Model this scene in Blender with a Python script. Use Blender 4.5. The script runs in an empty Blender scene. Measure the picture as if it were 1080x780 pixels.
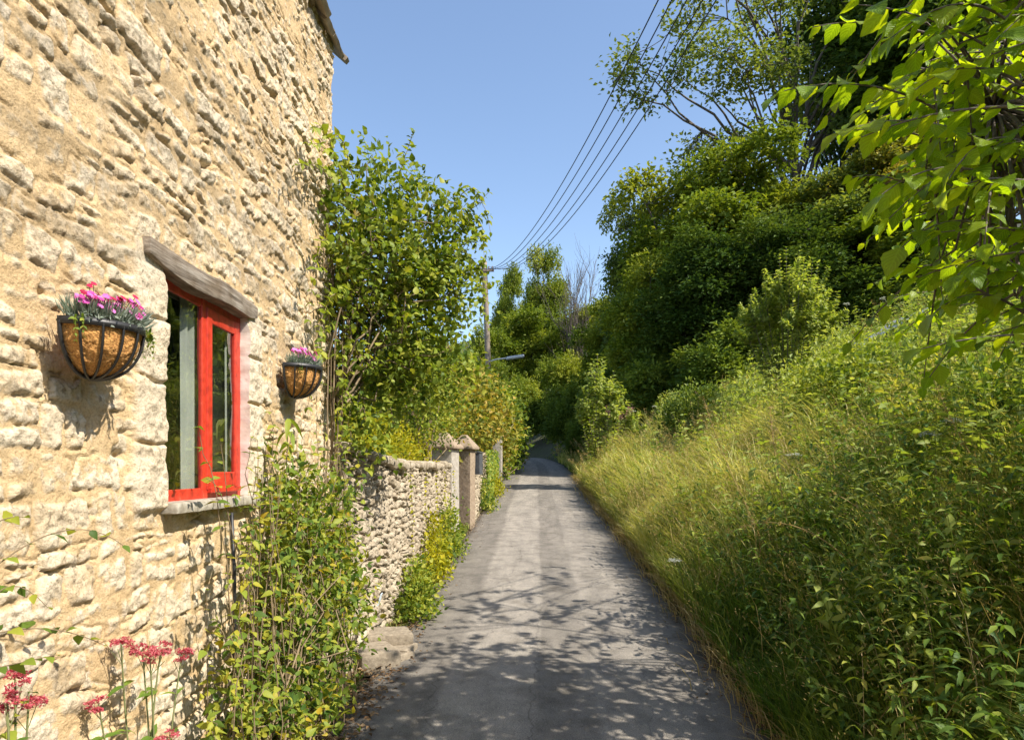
import bpy, math, numpy as np
from math import radians, sin, cos, pi

C = bpy.context.scene.collection
CAM_H = 1.75
F = 720.0
SUN_EL, SUN_AZ = 48.0, -27.0          # azimuth measured from +X towards +Y

# ------------------------------------------------------------------ noise
def _h(ix, iy, iz, seed):
    n = (ix.astype(np.int64) * 374761393 + iy.astype(np.int64) * 668265263 + iz.astype(np.int64) * 2147483647 + seed * 974711) & 0xFFFFFFFF
    n = ((n ^ (n >> 13)) * 1274126177) & 0xFFFFFFFF
    n = ((n ^ (n >> 16)) * 2246822519) & 0xFFFFFFFF
    n = n ^ (n >> 15)
    return (n & 0xFFFFFF) / float(0xFFFFFF)

def vn2(x, y, seed=0):
    ix, iy = np.floor(x), np.floor(y)
    fx, fy = x - ix, y - iy
    fx = fx * fx * (3 - 2 * fx); fy = fy * fy * (3 - 2 * fy)
    z = np.zeros_like(ix)
    a = _h(ix, iy, z, seed); b = _h(ix + 1, iy, z, seed)
    c = _h(ix, iy + 1, z, seed); d = _h(ix + 1, iy + 1, z, seed)
    return (a * (1 - fx) + b * fx) * (1 - fy) + (c * (1 - fx) + d * fx) * fy

def fbm2(x, y, seed=0, octv=4, gain=0.5):
    s = 0; a = 1; t = 0
    for o in range(octv):
        s = s + a * (vn2(x * 2 ** o + 17.3 * o, y * 2 ** o - 9.1 * o, seed + o) - 0.5)
        t += a; a *= gain
    return s / t * 2

def vn3(p, seed=0):
    i = np.floor(p); f = p - i; f = f * f * (3 - 2 * f)
    r = 0
    for dx in (0, 1):
        for dy in (0, 1):
            for dz in (0, 1):
                w = (f[:, 0] if dx else 1 - f[:, 0]) * (f[:, 1] if dy else 1 - f[:, 1]) * (f[:, 2] if dz else 1 - f[:, 2])
                r = r + w * _h(i[:, 0] + dx, i[:, 1] + dy, i[:, 2] + dz, seed)
    return r

def fbm3(p, seed=0, octv=3):
    s = 0; a = 1; t = 0
    for o in range(octv):
        s = s + a * (vn3(p * 2 ** o + 5.7 * o, seed + o) - 0.5); t += a; a *= .5
    return s / t * 2

def sstep(a, b, x):
    t = np.clip((x - a) / (b - a), 0, 1)
    return t * t * (3 - 2 * t)

def nrm(v):
    return v / np.maximum(np.linalg.norm(v, axis=-1, keepdims=True), 1e-9)

# ------------------------------------------------------------------ geometry collector
class G:
    def __init__(s):
        s.V = []; s.F = []; s.T = []; s.M = []; s.UV = []; s.n = 0; s.attrs = {}
    def add(s, V, Fc, tint=0.5, mat=0, uv=None):
        V = np.asarray(V, float).reshape(-1, 3)
        if len(V) == 0: return s
        s.V.append(V)
        t = np.full(len(V), tint) if np.isscalar(tint) else np.asarray(tint, float)
        s.T.append(t)
        s.UV.append(np.zeros((len(V), 2)) if uv is None else uv)
        for f in (Fc if isinstance(Fc, list) else [Fc]):
            f = np.asarray(f, np.int64)
            s.F.append(f + s.n); s.M.append(np.full(len(f), mat))
        s.n += len(V); return s
    def mesh(s, name, origin=(0, 0, 0), smooth=False, extra=None):
        V = np.concatenate(s.V) - np.asarray(origin, float)
        me = bpy.data.meshes.new(name)
        lv = np.concatenate([f.ravel() for f in s.F])
        sizes = np.concatenate([np.full(len(f), f.shape[1]) for f in s.F])
        st = np.concatenate([[0], np.cumsum(sizes)[:-1]])
        me.vertices.add(len(V)); me.vertices.foreach_set('co', V.astype(np.float32).ravel())
        me.loops.add(len(lv)); me.loops.foreach_set('vertex_index', lv.astype(np.int32))
        me.polygons.add(len(sizes)); me.polygons.foreach_set('loop_start', st.astype(np.int32))
        me.polygons.foreach_set('material_index', np.concatenate(s.M).astype(np.int32))
        me.polygons.foreach_set('use_smooth', np.full(len(sizes), smooth))
        a = me.attributes.new('tint', 'FLOAT', 'POINT'); a.data.foreach_set('value', np.concatenate(s.T).astype(np.float32))
        uv = np.concatenate(s.UV)
        if np.any(uv):
            u = me.uv_layers.new(name='UVMap'); u.data.foreach_set('uv', uv[lv].astype(np.float32).ravel())
        for k, arr in (extra or {}).items():
            a = me.attributes.new(k, 'FLOAT', 'POINT'); a.data.foreach_set('value', np.asarray(arr, np.float32))
        me.update(calc_edges=True)
        return me

def link(name, me, mats, parent=None):
    o = bpy.data.objects.new(name, me); C.objects.link(o)
    for m in (mats if isinstance(mats, (list, tuple)) else [mats]): me.materials.append(m)
    if parent: o.parent = parent
    return o

def worigin(o):
    p = np.zeros(3)
    while o is not None:
        p = p + np.array(o.location); o = o.parent
    return p

def part(name, g, mats, parent, smooth=False, extra=None):
    """a mesh built in world space, hung under parent"""
    return link(name, g.mesh(name, worigin(parent), smooth, extra), mats, parent)

def tag(o, label=None, cat=None, group=None, kind=None):
    if label: o['label'] = label
    if cat: o['category'] = cat
    if group: o['group'] = group
    if kind: o['kind'] = kind
    return o

def thing(name, label, cat, loc=(0, 0, 0), group=None):
    o = bpy.data.objects.new(name, None); o.empty_display_size = .1
    C.objects.link(o); o.location = [float(a) for a in loc]
    return tag(o, label, cat, group)

def dup(root, loc, rz=0, sc=(1, 1, 1), label=None, group=None):
    r = root.copy(); C.objects.link(r)
    r.location = [float(a) for a in loc]; r.rotation_euler = (0, 0, rz); r.scale = sc
    if label: r['label'] = label
    if group: r['group'] = group
    for ch in list(root.children):
        c = ch.copy(); C.objects.link(c); c.parent = r
        for g in list(ch.children):
            d = g.copy(); C.objects.link(d); d.parent = c
    return r

# ------------------------------------------------------------------ shapes
def grid_faces(nr, nc, off=0):
    i = np.arange(nr - 1)[:, None] * nc + np.arange(nc - 1)[None, :]
    i = i.ravel() + off
    return np.stack([i, i + 1, i + nc + 1, i + nc], 1)

def tube(pts, rad, n=6, cap=False):
    P = np.asarray(pts, float); m = len(P)
    R = np.full(m, rad) if np.isscalar(rad) else np.asarray(rad, float)
    T = nrm(np.gradient(P, axis=0))
    ref = np.array([0, 0, 1.0]) if abs(T[:, 2]).mean() < .8 else np.array([1.0, 0, 0])
    A = nrm(np.cross(T, ref)); B = np.cross(T, A)
    th = np.arange(n) / n * 2 * pi
    V = P[:, None] + R[:, None, None] * (A[:, None] * np.cos(th)[None, :, None] + B[:, None] * np.sin(th)[None, :, None])
    V = V.reshape(-1, 3)
    i = np.arange(m - 1)[:, None] * n; j = np.arange(n)[None]
    jn = (j + 1) % n
    Fq = np.stack([i + j, i + jn, i + n + jn, i + n + j], -1).reshape(-1, 4)
    Fs = [Fq]
    if cap:
        Fs.append(np.array([list(range(n))[::-1]])); Fs.append(np.array([[(m - 1) * n + k for k in range(n)]]))
    return V, Fs

def bez(a, b, c, n=8):
    t = np.linspace(0, 1, n)[:, None]
    a, b, c = (np.asarray(q, float) for q in (a, b, c))
    return (1 - t) ** 2 * a + 2 * t * (1 - t) * b + t * t * c

def rough_box(half, res=.03, r=.015, amp=.004, freq=18, seed=0, big=.0):
    """a box with rounded edges and an uneven surface, centred on the origin"""
    h = np.asarray(half, float); V = []; Fs = []; off = 0
    for ax in range(3):
        o = [k for k in range(3) if k != ax]
        n = [max(3, int(2 * h[k] / res) + 2) for k in o]
        a, b = np.meshgrid(np.linspace(-h[o[0]], h[o[0]], n[0]), np.linspace(-h[o[1]], h[o[1]], n[1]), indexing='ij')
        for sg in (-1, 1):
            p = np.zeros((a.size, 3)); p[:, o[0]] = a.ravel(); p[:, o[1]] = b.ravel(); p[:, ax] = sg * h[ax]
            f = grid_faces(n[0], n[1], off)
            flip = (sg > 0) != (ax != 1)
            Fs.append(f[:, ::-1] if flip else f); V.append(p); off += len(p)
    V = np.concatenate(V)
    q = np.clip(V, -(h - r), h - r); d = V - q; L = np.linalg.norm(d, axis=1, keepdims=True)
    V = np.where(L > 0, q + r * d / np.maximum(L, 1e-9), V)
    N = nrm(V / h)
    V = V + N * (fbm3(V * freq + seed * 7.1, seed)[:, None] * amp + (fbm3(V * freq * .22 + seed * 3.3, seed + 9, 2)[:, None] * big if big else 0))
    return V, [np.concatenate(Fs)]

def rotz(V, a, o=(0, 0, 0)):
    o = np.asarray(o, float); V = V - o
    c, s = cos(a), sin(a)
    return np.stack([V[:, 0] * c - V[:, 1] * s, V[:, 0] * s + V[:, 1] * c, V[:, 2]], 1) + o

def rot_axis(V, ax, a):
    ax = np.asarray(ax, float) / np.linalg.norm(ax)
    return V * cos(a) + np.cross(ax, V) * sin(a) + ax * (V @ ax)[:, None] * (1 - cos(a))

# leaf templates: (verts x across, y along, z normal), faces, uv
def leaf_kite(w=.5, fold=.12, mid=.45):
    V = np.array([[0, 0, 0], [-w / 2, mid, fold], [0, 1, -.06], [w / 2, mid, fold]])
    return V, np.array([[0, 2, 1], [0, 3, 2]]), None

def leaf_ovate(w=.55, rows=5, cols=3, fold=.10, droop=.22, tipp=1.6, serr=0, base=.6):
    t = np.linspace(0, 1, rows)
    half = w / 2 * np.sin(pi * np.clip(t, 0.015, .992) ** base) ** .8
    half = half * (1 - .35 * t ** 3)
    V = []; UV = []
    for r in range(rows):
        for c in range(cols):
            x = (c / (cols - 1) * 2 - 1)
            k = half[r] * (1 + (serr * (1 if r % 2 else -1) if abs(x) > .9 else 0))
            V.append([x * k, t[r] + (serr * .25 if abs(x) > .9 else 0), abs(x) * k * 2 * fold + -droop * t[r] ** 2 + .03 * sin(9 * t[r] + 3 * x) * w])
            UV.append([x * .5 + .5, t[r]])
    return np.array(V), grid_faces(rows, cols), np.array(UV)

def leaves(g, tpl, pos, dr, up, size, wid=1.0, tint=None, mat=0, rng=None):
    V0, F0, uv = tpl; n = len(pos); k = len(V0)
    if n == 0: return
    dr = nrm(dr); s = np.cross(dr, up); s = nrm(np.where(np.linalg.norm(s, axis=1, keepdims=True) < 1e-4, np.array([1.0, 0, 0]), s))
    u = np.cross(s, dr)
    size = np.broadcast_to(size, (n,)); wid = np.broadcast_to(wid, (n,))
    V = pos[:, None] + size[:, None, None] * (V0[None, :, 0, None] * wid[:, None, None] * s[:, None] + V0[None, :, 1, None] * dr[:, None] + V0[None, :, 2, None] * u[:, None])
    Fs = (F0[None] + (np.arange(n) * k)[:, None, None]).reshape(-1, F0.shape[1])
    if tint is None: tint = np.full(n, .5)
    g.add(V.reshape(-1, 3), Fs, np.repeat(tint, k), mat, None if uv is None else np.tile(uv, (n, 1)))

def rdir(rng, n):
    return nrm(rng.normal(size=(n, 3)))

# ------------------------------------------------------------------ materials
def mat_new(name):
    m = bpy.data.materials.new(name); m.use_nodes = True
    nt = m.node_tree; b = nt.nodes['Principled BSDF']
    return m, nt, b

def N(nt, t, **kw):
    n = nt.nodes.new(t)
    for k, v in kw.items(): setattr(n, k, v)
    return n

def ramp(nt, stops, interp='LINEAR'):
    r = nt.nodes.new('ShaderNodeValToRGB'); r.color_ramp.interpolation = interp
    e = r.color_ramp.elements
    while len(e) < len(stops): e.new(.5)
    for i, (p, c) in enumerate(stops):
        e[i].position = p; e[i].color = (*c, 1) if len(c) == 3 else c
    return r

def noise(nt, scale, detail=4, rough=.55, coord='Object', vec=None):
    n = nt.nodes.new('ShaderNodeTexNoise'); n.inputs['Scale'].default_value = scale
    n.inputs['Detail'].default_value = detail; n.inputs['Roughness'].default_value = rough
    if vec is None:
        tc = nt.nodes.new('ShaderNodeTexCoord'); nt.links.new(tc.outputs[coord], n.inputs['Vector'])
    else: nt.links.new(vec, n.inputs['Vector'])
    return n

def mixc(nt, fac, a, b, mode='MIX'):
    m = nt.nodes.new('ShaderNodeMix'); m.data_type = 'RGBA'; m.blend_type = mode
    for sock, v in ((m.inputs[0], fac), (m.inputs[6], a), (m.inputs[7], b)):
        if hasattr(v, 'links') or hasattr(v, 'is_output'): nt.links.new(v, sock)
        elif isinstance(v, (int, float)): sock.default_value = v
        else: sock.default_value = (*v, 1)
    return m.outputs[2]

def bump(nt, h, b, strength=.4, dist=.01):
    n = nt.nodes.new('ShaderNodeBump'); n.inputs['Strength'].default_value = strength; n.inputs['Distance'].default_value = dist
    nt.links.new(h, n.inputs['Height']); nt.links.new(n.outputs[0], b.inputs['Normal']); return n

def leaf_mat(name, cols, trans=.4, rough=.5, tcol=(1.5, 1.45, .5), veins=False, spec=.18):
    m, nt, b = mat_new(name)
    at = N(nt, 'ShaderNodeAttribute', attribute_name='tint')
    rp = ramp(nt, [(i / (len(cols) - 1), c) for i, c in enumerate(cols)])
    nt.links.new(at.outputs['Fac'], rp.inputs[0])
    col = rp.outputs[0]
    if veins:
        uv = N(nt, 'ShaderNodeUVMap'); sp = N(nt, 'ShaderNodeSeparateXYZ'); nt.links.new(uv.outputs[0], sp.inputs[0])
        ab = N(nt, 'ShaderNodeMath', operation='SUBTRACT'); nt.links.new(sp.outputs[0], ab.inputs[0]); ab.inputs[1].default_value = .5
        ab2 = N(nt, 'ShaderNodeMath', operation='ABSOLUTE'); nt.links.new(ab.outputs[0], ab2.inputs[0])
        ml = N(nt, 'ShaderNodeMath', operation='MULTIPLY_ADD'); nt.links.new(ab2.outputs[0], ml.inputs[0]); ml.inputs[1].default_value = -.75
        nt.links.new(sp.outputs[1], ml.inputs[2])
        fr = N(nt, 'ShaderNodeMath', operation='MULTIPLY'); nt.links.new(ml.outputs[0], fr.inputs[0]); fr.inputs[1].default_value = 44
        sn = N(nt, 'ShaderNodeMath', operation='SINE'); nt.links.new(fr.outputs[0], sn.inputs[0])
        vr = ramp(nt, [(.72, (0, 0, 0)), (1, (1, 1, 1))]); mr = N(nt, 'ShaderNodeMapRange'); nt.links.new(sn.outputs[0], mr.inputs[0]); mr.inputs[1].default_value = -1
        nt.links.new(mr.outputs[0], vr.inputs[0])
        md = ramp(nt, [(0, (1, 1, 1)), (.05, (0, 0, 0))]); nt.links.new(ab2.outputs[0], md.inputs[0])
        mx = N(nt, 'ShaderNodeMath', operation='MAXIMUM'); nt.links.new(vr.outputs[0], mx.inputs[0]); nt.links.new(md.outputs[0], mx.inputs[1])
        sc = N(nt, 'ShaderNodeMath', operation='MULTIPLY'); nt.links.new(mx.outputs[0], sc.inputs[0]); sc.inputs[1].default_value = .35
        col = mixc(nt, sc.outputs[0], col, tuple(min(1, 1.9 * c + .02) for c in cols[len(cols) // 2]))
        bump(nt, mx.outputs[0], b, .5, .002)
    nt.links.new(col, b.inputs['Base Color'])
    b.inputs['Roughness'].default_value = rough; b.inputs['Specular IOR Level'].default_value = spec
    tr = N(nt, 'ShaderNodeBsdfTranslucent')
    nt.links.new(mixc(nt, 1.0, col, tcol, 'MULTIPLY'), tr.inputs[0])
    mx = N(nt, 'ShaderNodeMixShader'); mx.inputs[0].default_value = trans
    nt.links.new(b.outputs[0], mx.inputs[1]); nt.links.new(tr.outputs[0], mx.inputs[2])
    nt.links.new(mx.outputs[0], nt.nodes['Material Output'].inputs['Surface'])
    return m

def simple_mat(name, c1, c2, scale=12, rough=.8, bstr=.3, bdist=.01, metal=0, detail=5):
    m, nt, b = mat_new(name)
    n = noise(nt, scale, detail)
    rp = ramp(nt, [(.3, c1), (.7, c2)]); nt.links.new(n.outputs['Fac'], rp.inputs[0])
    nt.links.new(rp.outputs[0], b.inputs['Base Color']); b.inputs['Roughness'].default_value = rough
    b.inputs['Metallic'].default_value = metal
    if bstr: bump(nt, n.outputs['Fac'], b, bstr, bdist)
    return m

def masonry_mat(name, mort, mort2, st1, st2, st3, pock, pockamt=.5, fine=1.0):
    m, nt, b = mat_new(name)
    sa = N(nt, 'ShaderNodeAttribute', attribute_name='stone'); ra = N(nt, 'ShaderNodeAttribute', attribute_name='tint')
    rp = ramp(nt, [(0, st1), (.5, st2), (1, st3)]); nt.links.new(ra.outputs['Fac'], rp.inputs[0])
    n1 = noise(nt, 9 * fine, 8, .65); n2 = noise(nt, 38 * fine, 8, .7); n3 = noise(nt, 130 * fine, 4, .6); n4 = noise(nt, 2.2, 3)
    # pale crust patches
    pr = ramp(nt, [(.40, (0, 0, 0)), (.58, (.85, .85, .85))]); nt.links.new(n1.outputs['Fac'], pr.inputs[0])
    c = mixc(nt, pr.outputs[0], rp.outputs[0], st3)
    # grey-brown pocks
    k1 = ramp(nt, [(.53, (0, 0, 0)), (.63, (pockamt,) * 3)]); nt.links.new(n2.outputs['Fac'], k1.inputs[0])
    c = mixc(nt, k1.outputs[0], c, pock)
    mc0 = ramp(nt, [(.3, mort), (.7, mort2)]); nt.links.new(n1.outputs['Fac'], mc0.inputs[0])
    c = mixc(nt, sa.outputs['Fac'], mc0.outputs[0], c)
    sp = ramp(nt, [(.3, (.72, .69, .62)), (.5, (1, 1, 1)), (.72, (1.08, 1.06, 1.03))]); nt.links.new(n3.outputs['Fac'], sp.inputs[0])
    c = mixc(nt, 1.0, c, sp.outputs[0], 'MULTIPLY')
    lw = ramp(nt, [(.3, (.9, .88, .85)), (.65, (1.05, 1.04, 1.02))]); nt.links.new(n4.outputs['Fac'], lw.inputs[0])
    c = mixc(nt, 1.0, c, lw.outputs[0], 'MULTIPLY')
    nt.links.new(c, b.inputs['Base Color']); b.inputs['Roughness'].default_value = .92; b.inputs['Specular IOR Level'].default_value = .15
    ad = N(nt, 'ShaderNodeMath', operation='MULTIPLY_ADD'); nt.links.new(n3.outputs['Fac'], ad.inputs[0]); ad.inputs[1].default_value = .45
    nt.links.new(n2.outputs['Fac'], ad.inputs[2])
    bump(nt, ad.outputs[0], b, .75, .012)
    return m

M = {}
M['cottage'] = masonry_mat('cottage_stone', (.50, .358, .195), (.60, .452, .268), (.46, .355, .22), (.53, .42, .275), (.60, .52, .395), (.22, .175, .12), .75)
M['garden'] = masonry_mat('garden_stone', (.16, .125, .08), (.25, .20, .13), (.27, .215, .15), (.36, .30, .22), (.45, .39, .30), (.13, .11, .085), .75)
M['reveal'] = simple_mat('limewash', (.55, .48, .38), (.74, .70, .62), 14, .9, .5, .012)
M['post'] = simple_mat('gatepost_stone', (.20, .145, .095), (.35, .27, .19), 22, .9, .6, .012)
M['post_pale'] = simple_mat('pale_post_stone', (.27, .235, .19), (.43, .39, .335), 22, .9, .6, .012)
M['sill'] = simple_mat('sill_stone', (.20, .17, .12), (.46, .42, .34), 25, .9, .6, .01)
M['slab'] = simple_mat('slab_stone', (.17, .135, .095), (.33, .275, .20), 28, .9, .6, .012)
M['rooftile'] = simple_mat('roof_tile_stone', (.20, .15, .10), (.42, .35, .27), 9, .9, .6, .012)
M['black_iron'] = simple_mat('black_iron', (.012, .012, .013), (.022, .021, .02), 60, .45, .15, .002)
M['coir'] = simple_mat('coir', (.30, .115, .026), (.74, .40, .12), 190, .95, .9, .008, detail=8)
M['soil'] = simple_mat('soil', (.03, .02, .012), (.07, .05, .03), 60, .95, .6, .01)
M['bark'] = simple_mat('bark', (.07, .055, .04), (.17, .14, .11), 20, .9, .6, .02)
M['bark_pale'] = simple_mat('bark_pale', (.20, .17, .14), (.38, .34, .29), 20, .9, .5, .02)
M['bark_dark'] = simple_mat('bark_dark', (.03, .025, .018), (.075, .06, .045), 20, .9, .5, .02)
M['twig'] = simple_mat('twig', (.14, .10, .05), (.26, .19, .11), 40, .8, 0)
M['twig_green'] = simple_mat('green_stem', (.10, .13, .04), (.20, .20, .08), 30, .7, 0)
M['polewood'] = simple_mat('pole_wood', (.16, .12, .09), (.33, .27, .21), 18, .85, .4, .01)
M['wire'] = simple_mat('wire', (.012, .012, .014), (.02, .02, .022), 10, .6, 0)
M['porcelain'] = simple_mat('porcelain', (.25, .2, .17), (.35, .3, .26), 10, .3, 0)
M['lampgrey'] = simple_mat('lamp_grey', (.42, .44, .46), (.55, .57, .58), 10, .5, 0)
M['slate'] = simple_mat('letterbox_grey', (.055, .06, .07), (.09, .095, .105), 15, .5, .1, .003)
M['sheet'] = simple_mat('grey_sheet', (.20, .24, .28), (.38, .42, .46), 5, .55, .1, .004)
M['shedwood'] = simple_mat('shed_boards', (.07, .055, .04), (.13, .10, .08), 9, .9, .3, .01)
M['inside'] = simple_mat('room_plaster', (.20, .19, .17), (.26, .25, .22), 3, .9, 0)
M['curtain'] = simple_mat('curtain_cloth', (.40, .39, .36), (.52, .50, .47), 6, .9, .1, .01)
M['scrap'] = simple_mat('plastic_scrap', (.55, .66, .75), (.72, .8, .86), 8, .4, .1, .004)

# red paint with wear
m, nt, b = mat_new('red_paint'); n = noise(nt, 26, 6, .6); r_ = ramp(nt, [(.30, (.30, .022, .012)), (.5, (.50, .036, .016)), (.68, (.55, .055, .028)), (.75, (.55, .30, .22))])
nt.links.new(n.outputs['Fac'], r_.inputs[0]); nt.links.new(r_.outputs[0], b.inputs['Base Color']); b.inputs['Roughness'].default_value = .42
bump(nt, n.outputs['Fac'], b, .2, .003); M['red'] = m
# weathered lintel timber: grain along Y
m, nt, b = mat_new('lintel_timber'); tc = N(nt, 'ShaderNodeTexCoord'); mp = N(nt, 'ShaderNodeMapping'); mp.inputs['Scale'].default_value = (30, 3, 55)
nt.links.new(tc.outputs['Object'], mp.inputs[0]); n = noise(nt, 1, 7, .65, vec=mp.outputs[0]); n2 = noise(nt, 9, 4)
r_ = ramp(nt, [(.28, (.085, .062, .044)), (.5, (.27, .22, .165)), (.72, (.45, .395, .325))]); nt.links.new(n.outputs['Fac'], r_.inputs[0])
r2 = ramp(nt, [(.42, (1, 1, 1)), (.68, (.62, .54, .44))]); nt.links.new(n2.outputs['Fac'], r2.inputs[0])
nt.links.new(mixc(nt, 1, r_.outputs[0], r2.outputs[0], 'MULTIPLY'), b.inputs['Base Color']); b.inputs['Roughness'].default_value = .9
bump(nt, n.outputs['Fac'], b, .8, .01); M['timber'] = m
# glass pane
m, nt, b = mat_new('window_glass'); lwt = N(nt, 'ShaderNodeLayerWeight'); lwt.inputs[0].default_value = .5; fr = N(nt, 'ShaderNodeMath', operation='POWER'); nt.links.new(lwt.outputs['Facing'], fr.inputs[0]); fr.inputs[1].default_value = 2.1
gl = N(nt, 'ShaderNodeBsdfGlossy'); gl.inputs['Roughness'].default_value = .01; tp = N(nt, 'ShaderNodeBsdfTransparent'); tp.inputs[0].default_value = (.80, .86, .82, 1)
n = noise(nt, 5, 2); bp = N(nt, 'ShaderNodeBump'); bp.inputs['Strength'].default_value = .12; bp.inputs['Distance'].default_value = .02
nt.links.new(n.outputs['Fac'], bp.inputs['Height']); nt.links.new(bp.outputs[0], gl.inputs['Normal'])
mx = N(nt, 'ShaderNodeMixShader'); nt.links.new(fr.outputs[0], mx.inputs[0]); nt.links.new(tp.outputs[0], mx.inputs[1]); nt.links.new(gl.outputs[0], mx.inputs[2])
nt.links.new(mx.outputs[0], nt.nodes['Material Output'].inputs['Surface']); M['glass'] = m

# leaves
M['lf_honey'] = leaf_mat('honeysuckle_leaf', [(.06, .11, .016), (.14, .20, .026), (.25, .30, .04), (.38, .38, .06)], .38)
M['lf_shrub'] = leaf_mat('shrub_leaf', [(.05, .10, .018), (.12, .185, .028), (.23, .285, .04), (.34, .34, .045), (.42, .30, .03)], .38)
M['lf_gold'] = leaf_mat('golden_leaf', [(0.165, 0.197, 0.012), (0.303, 0.302, 0.015), (0.454, 0.394, 0.020)], .35)
M['lf_hedge'] = leaf_mat('hedge_leaf', [(0.090, 0.123, 0.022), (0.162, 0.182, 0.026), (0.288, 0.264, 0.036), (0.396, 0.281, 0.060)], .35)
M['lf_tree'] = leaf_mat('tree_leaf', [(0.064, 0.110, 0.018), (0.122, 0.180, 0.026), (0.227, 0.276, 0.037)], .3)
M['lf_tree2'] = leaf_mat('bright_tree_leaf', [(0.100, 0.155, 0.018), (0.200, 0.251, 0.029), (0.343, 0.359, 0.047)], .35)
M['lf_dark'] = leaf_mat('dark_tree_leaf', [(.038, .076, .016), (.070, .12, .024), (.135, .185, .035)], .26, spec=.08)
M['lf_blue'] = leaf_mat('ash_leaf', [(0.082, 0.129, 0.036), (0.149, 0.200, 0.049), (0.274, 0.305, 0.062)], .35)
M['lf_sap'] = leaf_mat('sapling_leaf', [(.12, .18, .03), (.235, .295, .06), (.40, .43, .12)], .42)
M['lf_hazel'] = leaf_mat('hazel_leaf', [(0.10, 0.185, 0.012), (0.165, 0.265, 0.016), (0.26, 0.33, 0.02)], .55, .38, (2.4, 2.0, .3), True, .25)
M['lf_herb'] = leaf_mat('herb_leaf', [(0.052, 0.109, 0.021), (0.115, 0.190, 0.031), (0.230, 0.293, 0.046), (0.437, 0.414, 0.081)], .40)
M['lf_grass'] = leaf_mat('grass_blade', [(0.068, 0.130, 0.020), (0.160, 0.234, 0.035), (0.357, 0.382, 0.105), (0.616, 0.554, 0.246)], .38)
M['lf_straw'] = leaf_mat('straw', [(0.276, 0.196, 0.081), (0.414, 0.310, 0.138), (0.552, 0.425, 0.218)], .3)
M['lf_umbel'] = leaf_mat('umbel_white', [(.45, .47, .36), (.65, .66, .56), (.75, .75, .68)], .3, tcol=(1, 1, .9))
M['lf_silver'] = leaf_mat('silver_leaf', [(.14, .19, .14), (.24, .29, .23), (.36, .40, .33)], .25, tcol=(1, 1.1, .8))
M['fl_pink'] = leaf_mat('pink_petal', [(.42, .02, .16), (.62, .10, .42), (.75, .28, .58)], .3, tcol=(1.2, .9, 1.1))
M['fl_crimson'] = leaf_mat('crimson_petal', [(.30, .004, .04), (.45, .012, .07), (.5, .03, .1)], .3, tcol=(1.2, .8, .8))
M['fl_valerian'] = leaf_mat('valerian_petal', [(.34, .035, .055), (.50, .09, .11), (.60, .20, .22)], .3, tcol=(1.2, .9, .9))
M['fl_cream'] = leaf_mat('cream_petal', [(.55, .42, .12), (.68, .58, .25), (.75, .68, .45)], .35, tcol=(1.1, 1, .7))
M['litter'] = leaf_mat('leaf_litter', [(.07, .04, .02), (.16, .09, .04), (.30, .20, .10)], .1, tcol=(1, .9, .7))
M['fl_rose'] = leaf_mat('dusky_pink_petal', [(.36, .16, .16), (.45, .24, .22), (.52, .32, .28)], .3, tcol=(1.1, .9, .9))

# ------------------------------------------------------------------ ground and lane
_cy = np.array([-40, -10, 0, 3.84, 5.08, 6.7, 8.5, 11.7, 18.5, 26, 33, 39, 45, 52, 60, 72, 100, 200.])
_cx = np.array([-2.3, -.5, .0, .19, .265, .35, .41, .53, .76, 1.08, 1.22, .88, -.5, -3.2, -7, -14, -36, -122.])
_yy = np.linspace(-40, 200, 961); _xx = np.interp(_yy, _cy, _cx)
_ker = np.ones(9) / 9; _xx = np.convolve(np.pad(_xx, 4, 'edge'), _ker, 'valid')
def road_c(y): return np.interp(y, _yy, _xx)
HW = 1.27
def road_z(y): return .06 * np.clip(y, -40, 40) + .02 * np.clip(y - 40, 0, 250)
def bank(u):
    u = np.maximum(u, 0)
    return np.where(u < 1, .62 * u, np.where(u < 7, .62 + .47 * (u - 1), np.where(u < 20, 3.44 + .55 * (u - 7), 10.59 + .28 * (np.minimum(u, 90) - 20))))
def ground(x, y):
    x = np.asarray(x, float); y = np.asarray(y, float)
    c = road_c(y); u = x - (c + HW + .05); v = (c - HW - .05) - x
    z = road_z(y)
    r = bank(u) + sstep(.5, 3, u) * fbm2(x * .5, y * .5, 3) * .22
    l = np.where(v > .2, .12 * sstep(.2, 1.5, v) - .05 * np.clip(v - 5, 0, 60), 0)
    return z + np.where(u > 0, r, 0) + np.where(v > 0, l, 0)

xs = np.unique(np.concatenate([np.linspace(-140, -20, 25), np.linspace(-20, -4, 25), np.linspace(-4, 14, 91), np.linspace(14, 40, 40), np.linspace(40, 160, 30)]))
ys = np.unique(np.concatenate([np.linspace(-40, -4, 19), np.linspace(-4, 30, 137), np.linspace(30, 80, 81), np.linspace(80, 220, 36)]))
XX, YY = np.meshgrid(xs, ys, indexing='ij'); ZZ = ground(XX, YY) - .02
dl = np.abs(XX - road_c(YY)); ZZ = np.where(dl < HW + .1, ZZ - .035, ZZ)
g = G().add(np.stack([XX, YY, ZZ], -1).reshape(-1, 3), grid_faces(len(xs), len(ys))[:, ::-1])
gm, nt, b = mat_new('earth'); n = noise(nt, 1.2, 6); n2 = noise(nt, 30, 5)
r1 = ramp(nt, [(.35, (.035, .030, .014)), (.65, (.05, .065, .02))]); nt.links.new(n.outputs['Fac'], r1.inputs[0])
r2 = ramp(nt, [(.3, (.6, .55, .5)), (.7, (1.2, 1.2, 1.1))]); nt.links.new(n2.outputs['Fac'], r2.inputs[0])
nt.links.new(mixc(nt, 1, r1.outputs[0], r2.outputs[0], 'MULTIPLY'), b.inputs['Base Color']); b.inputs['Roughness'].default_value = 1
bump(nt, n2.outputs['Fac'], b, .6, .03)
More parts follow.
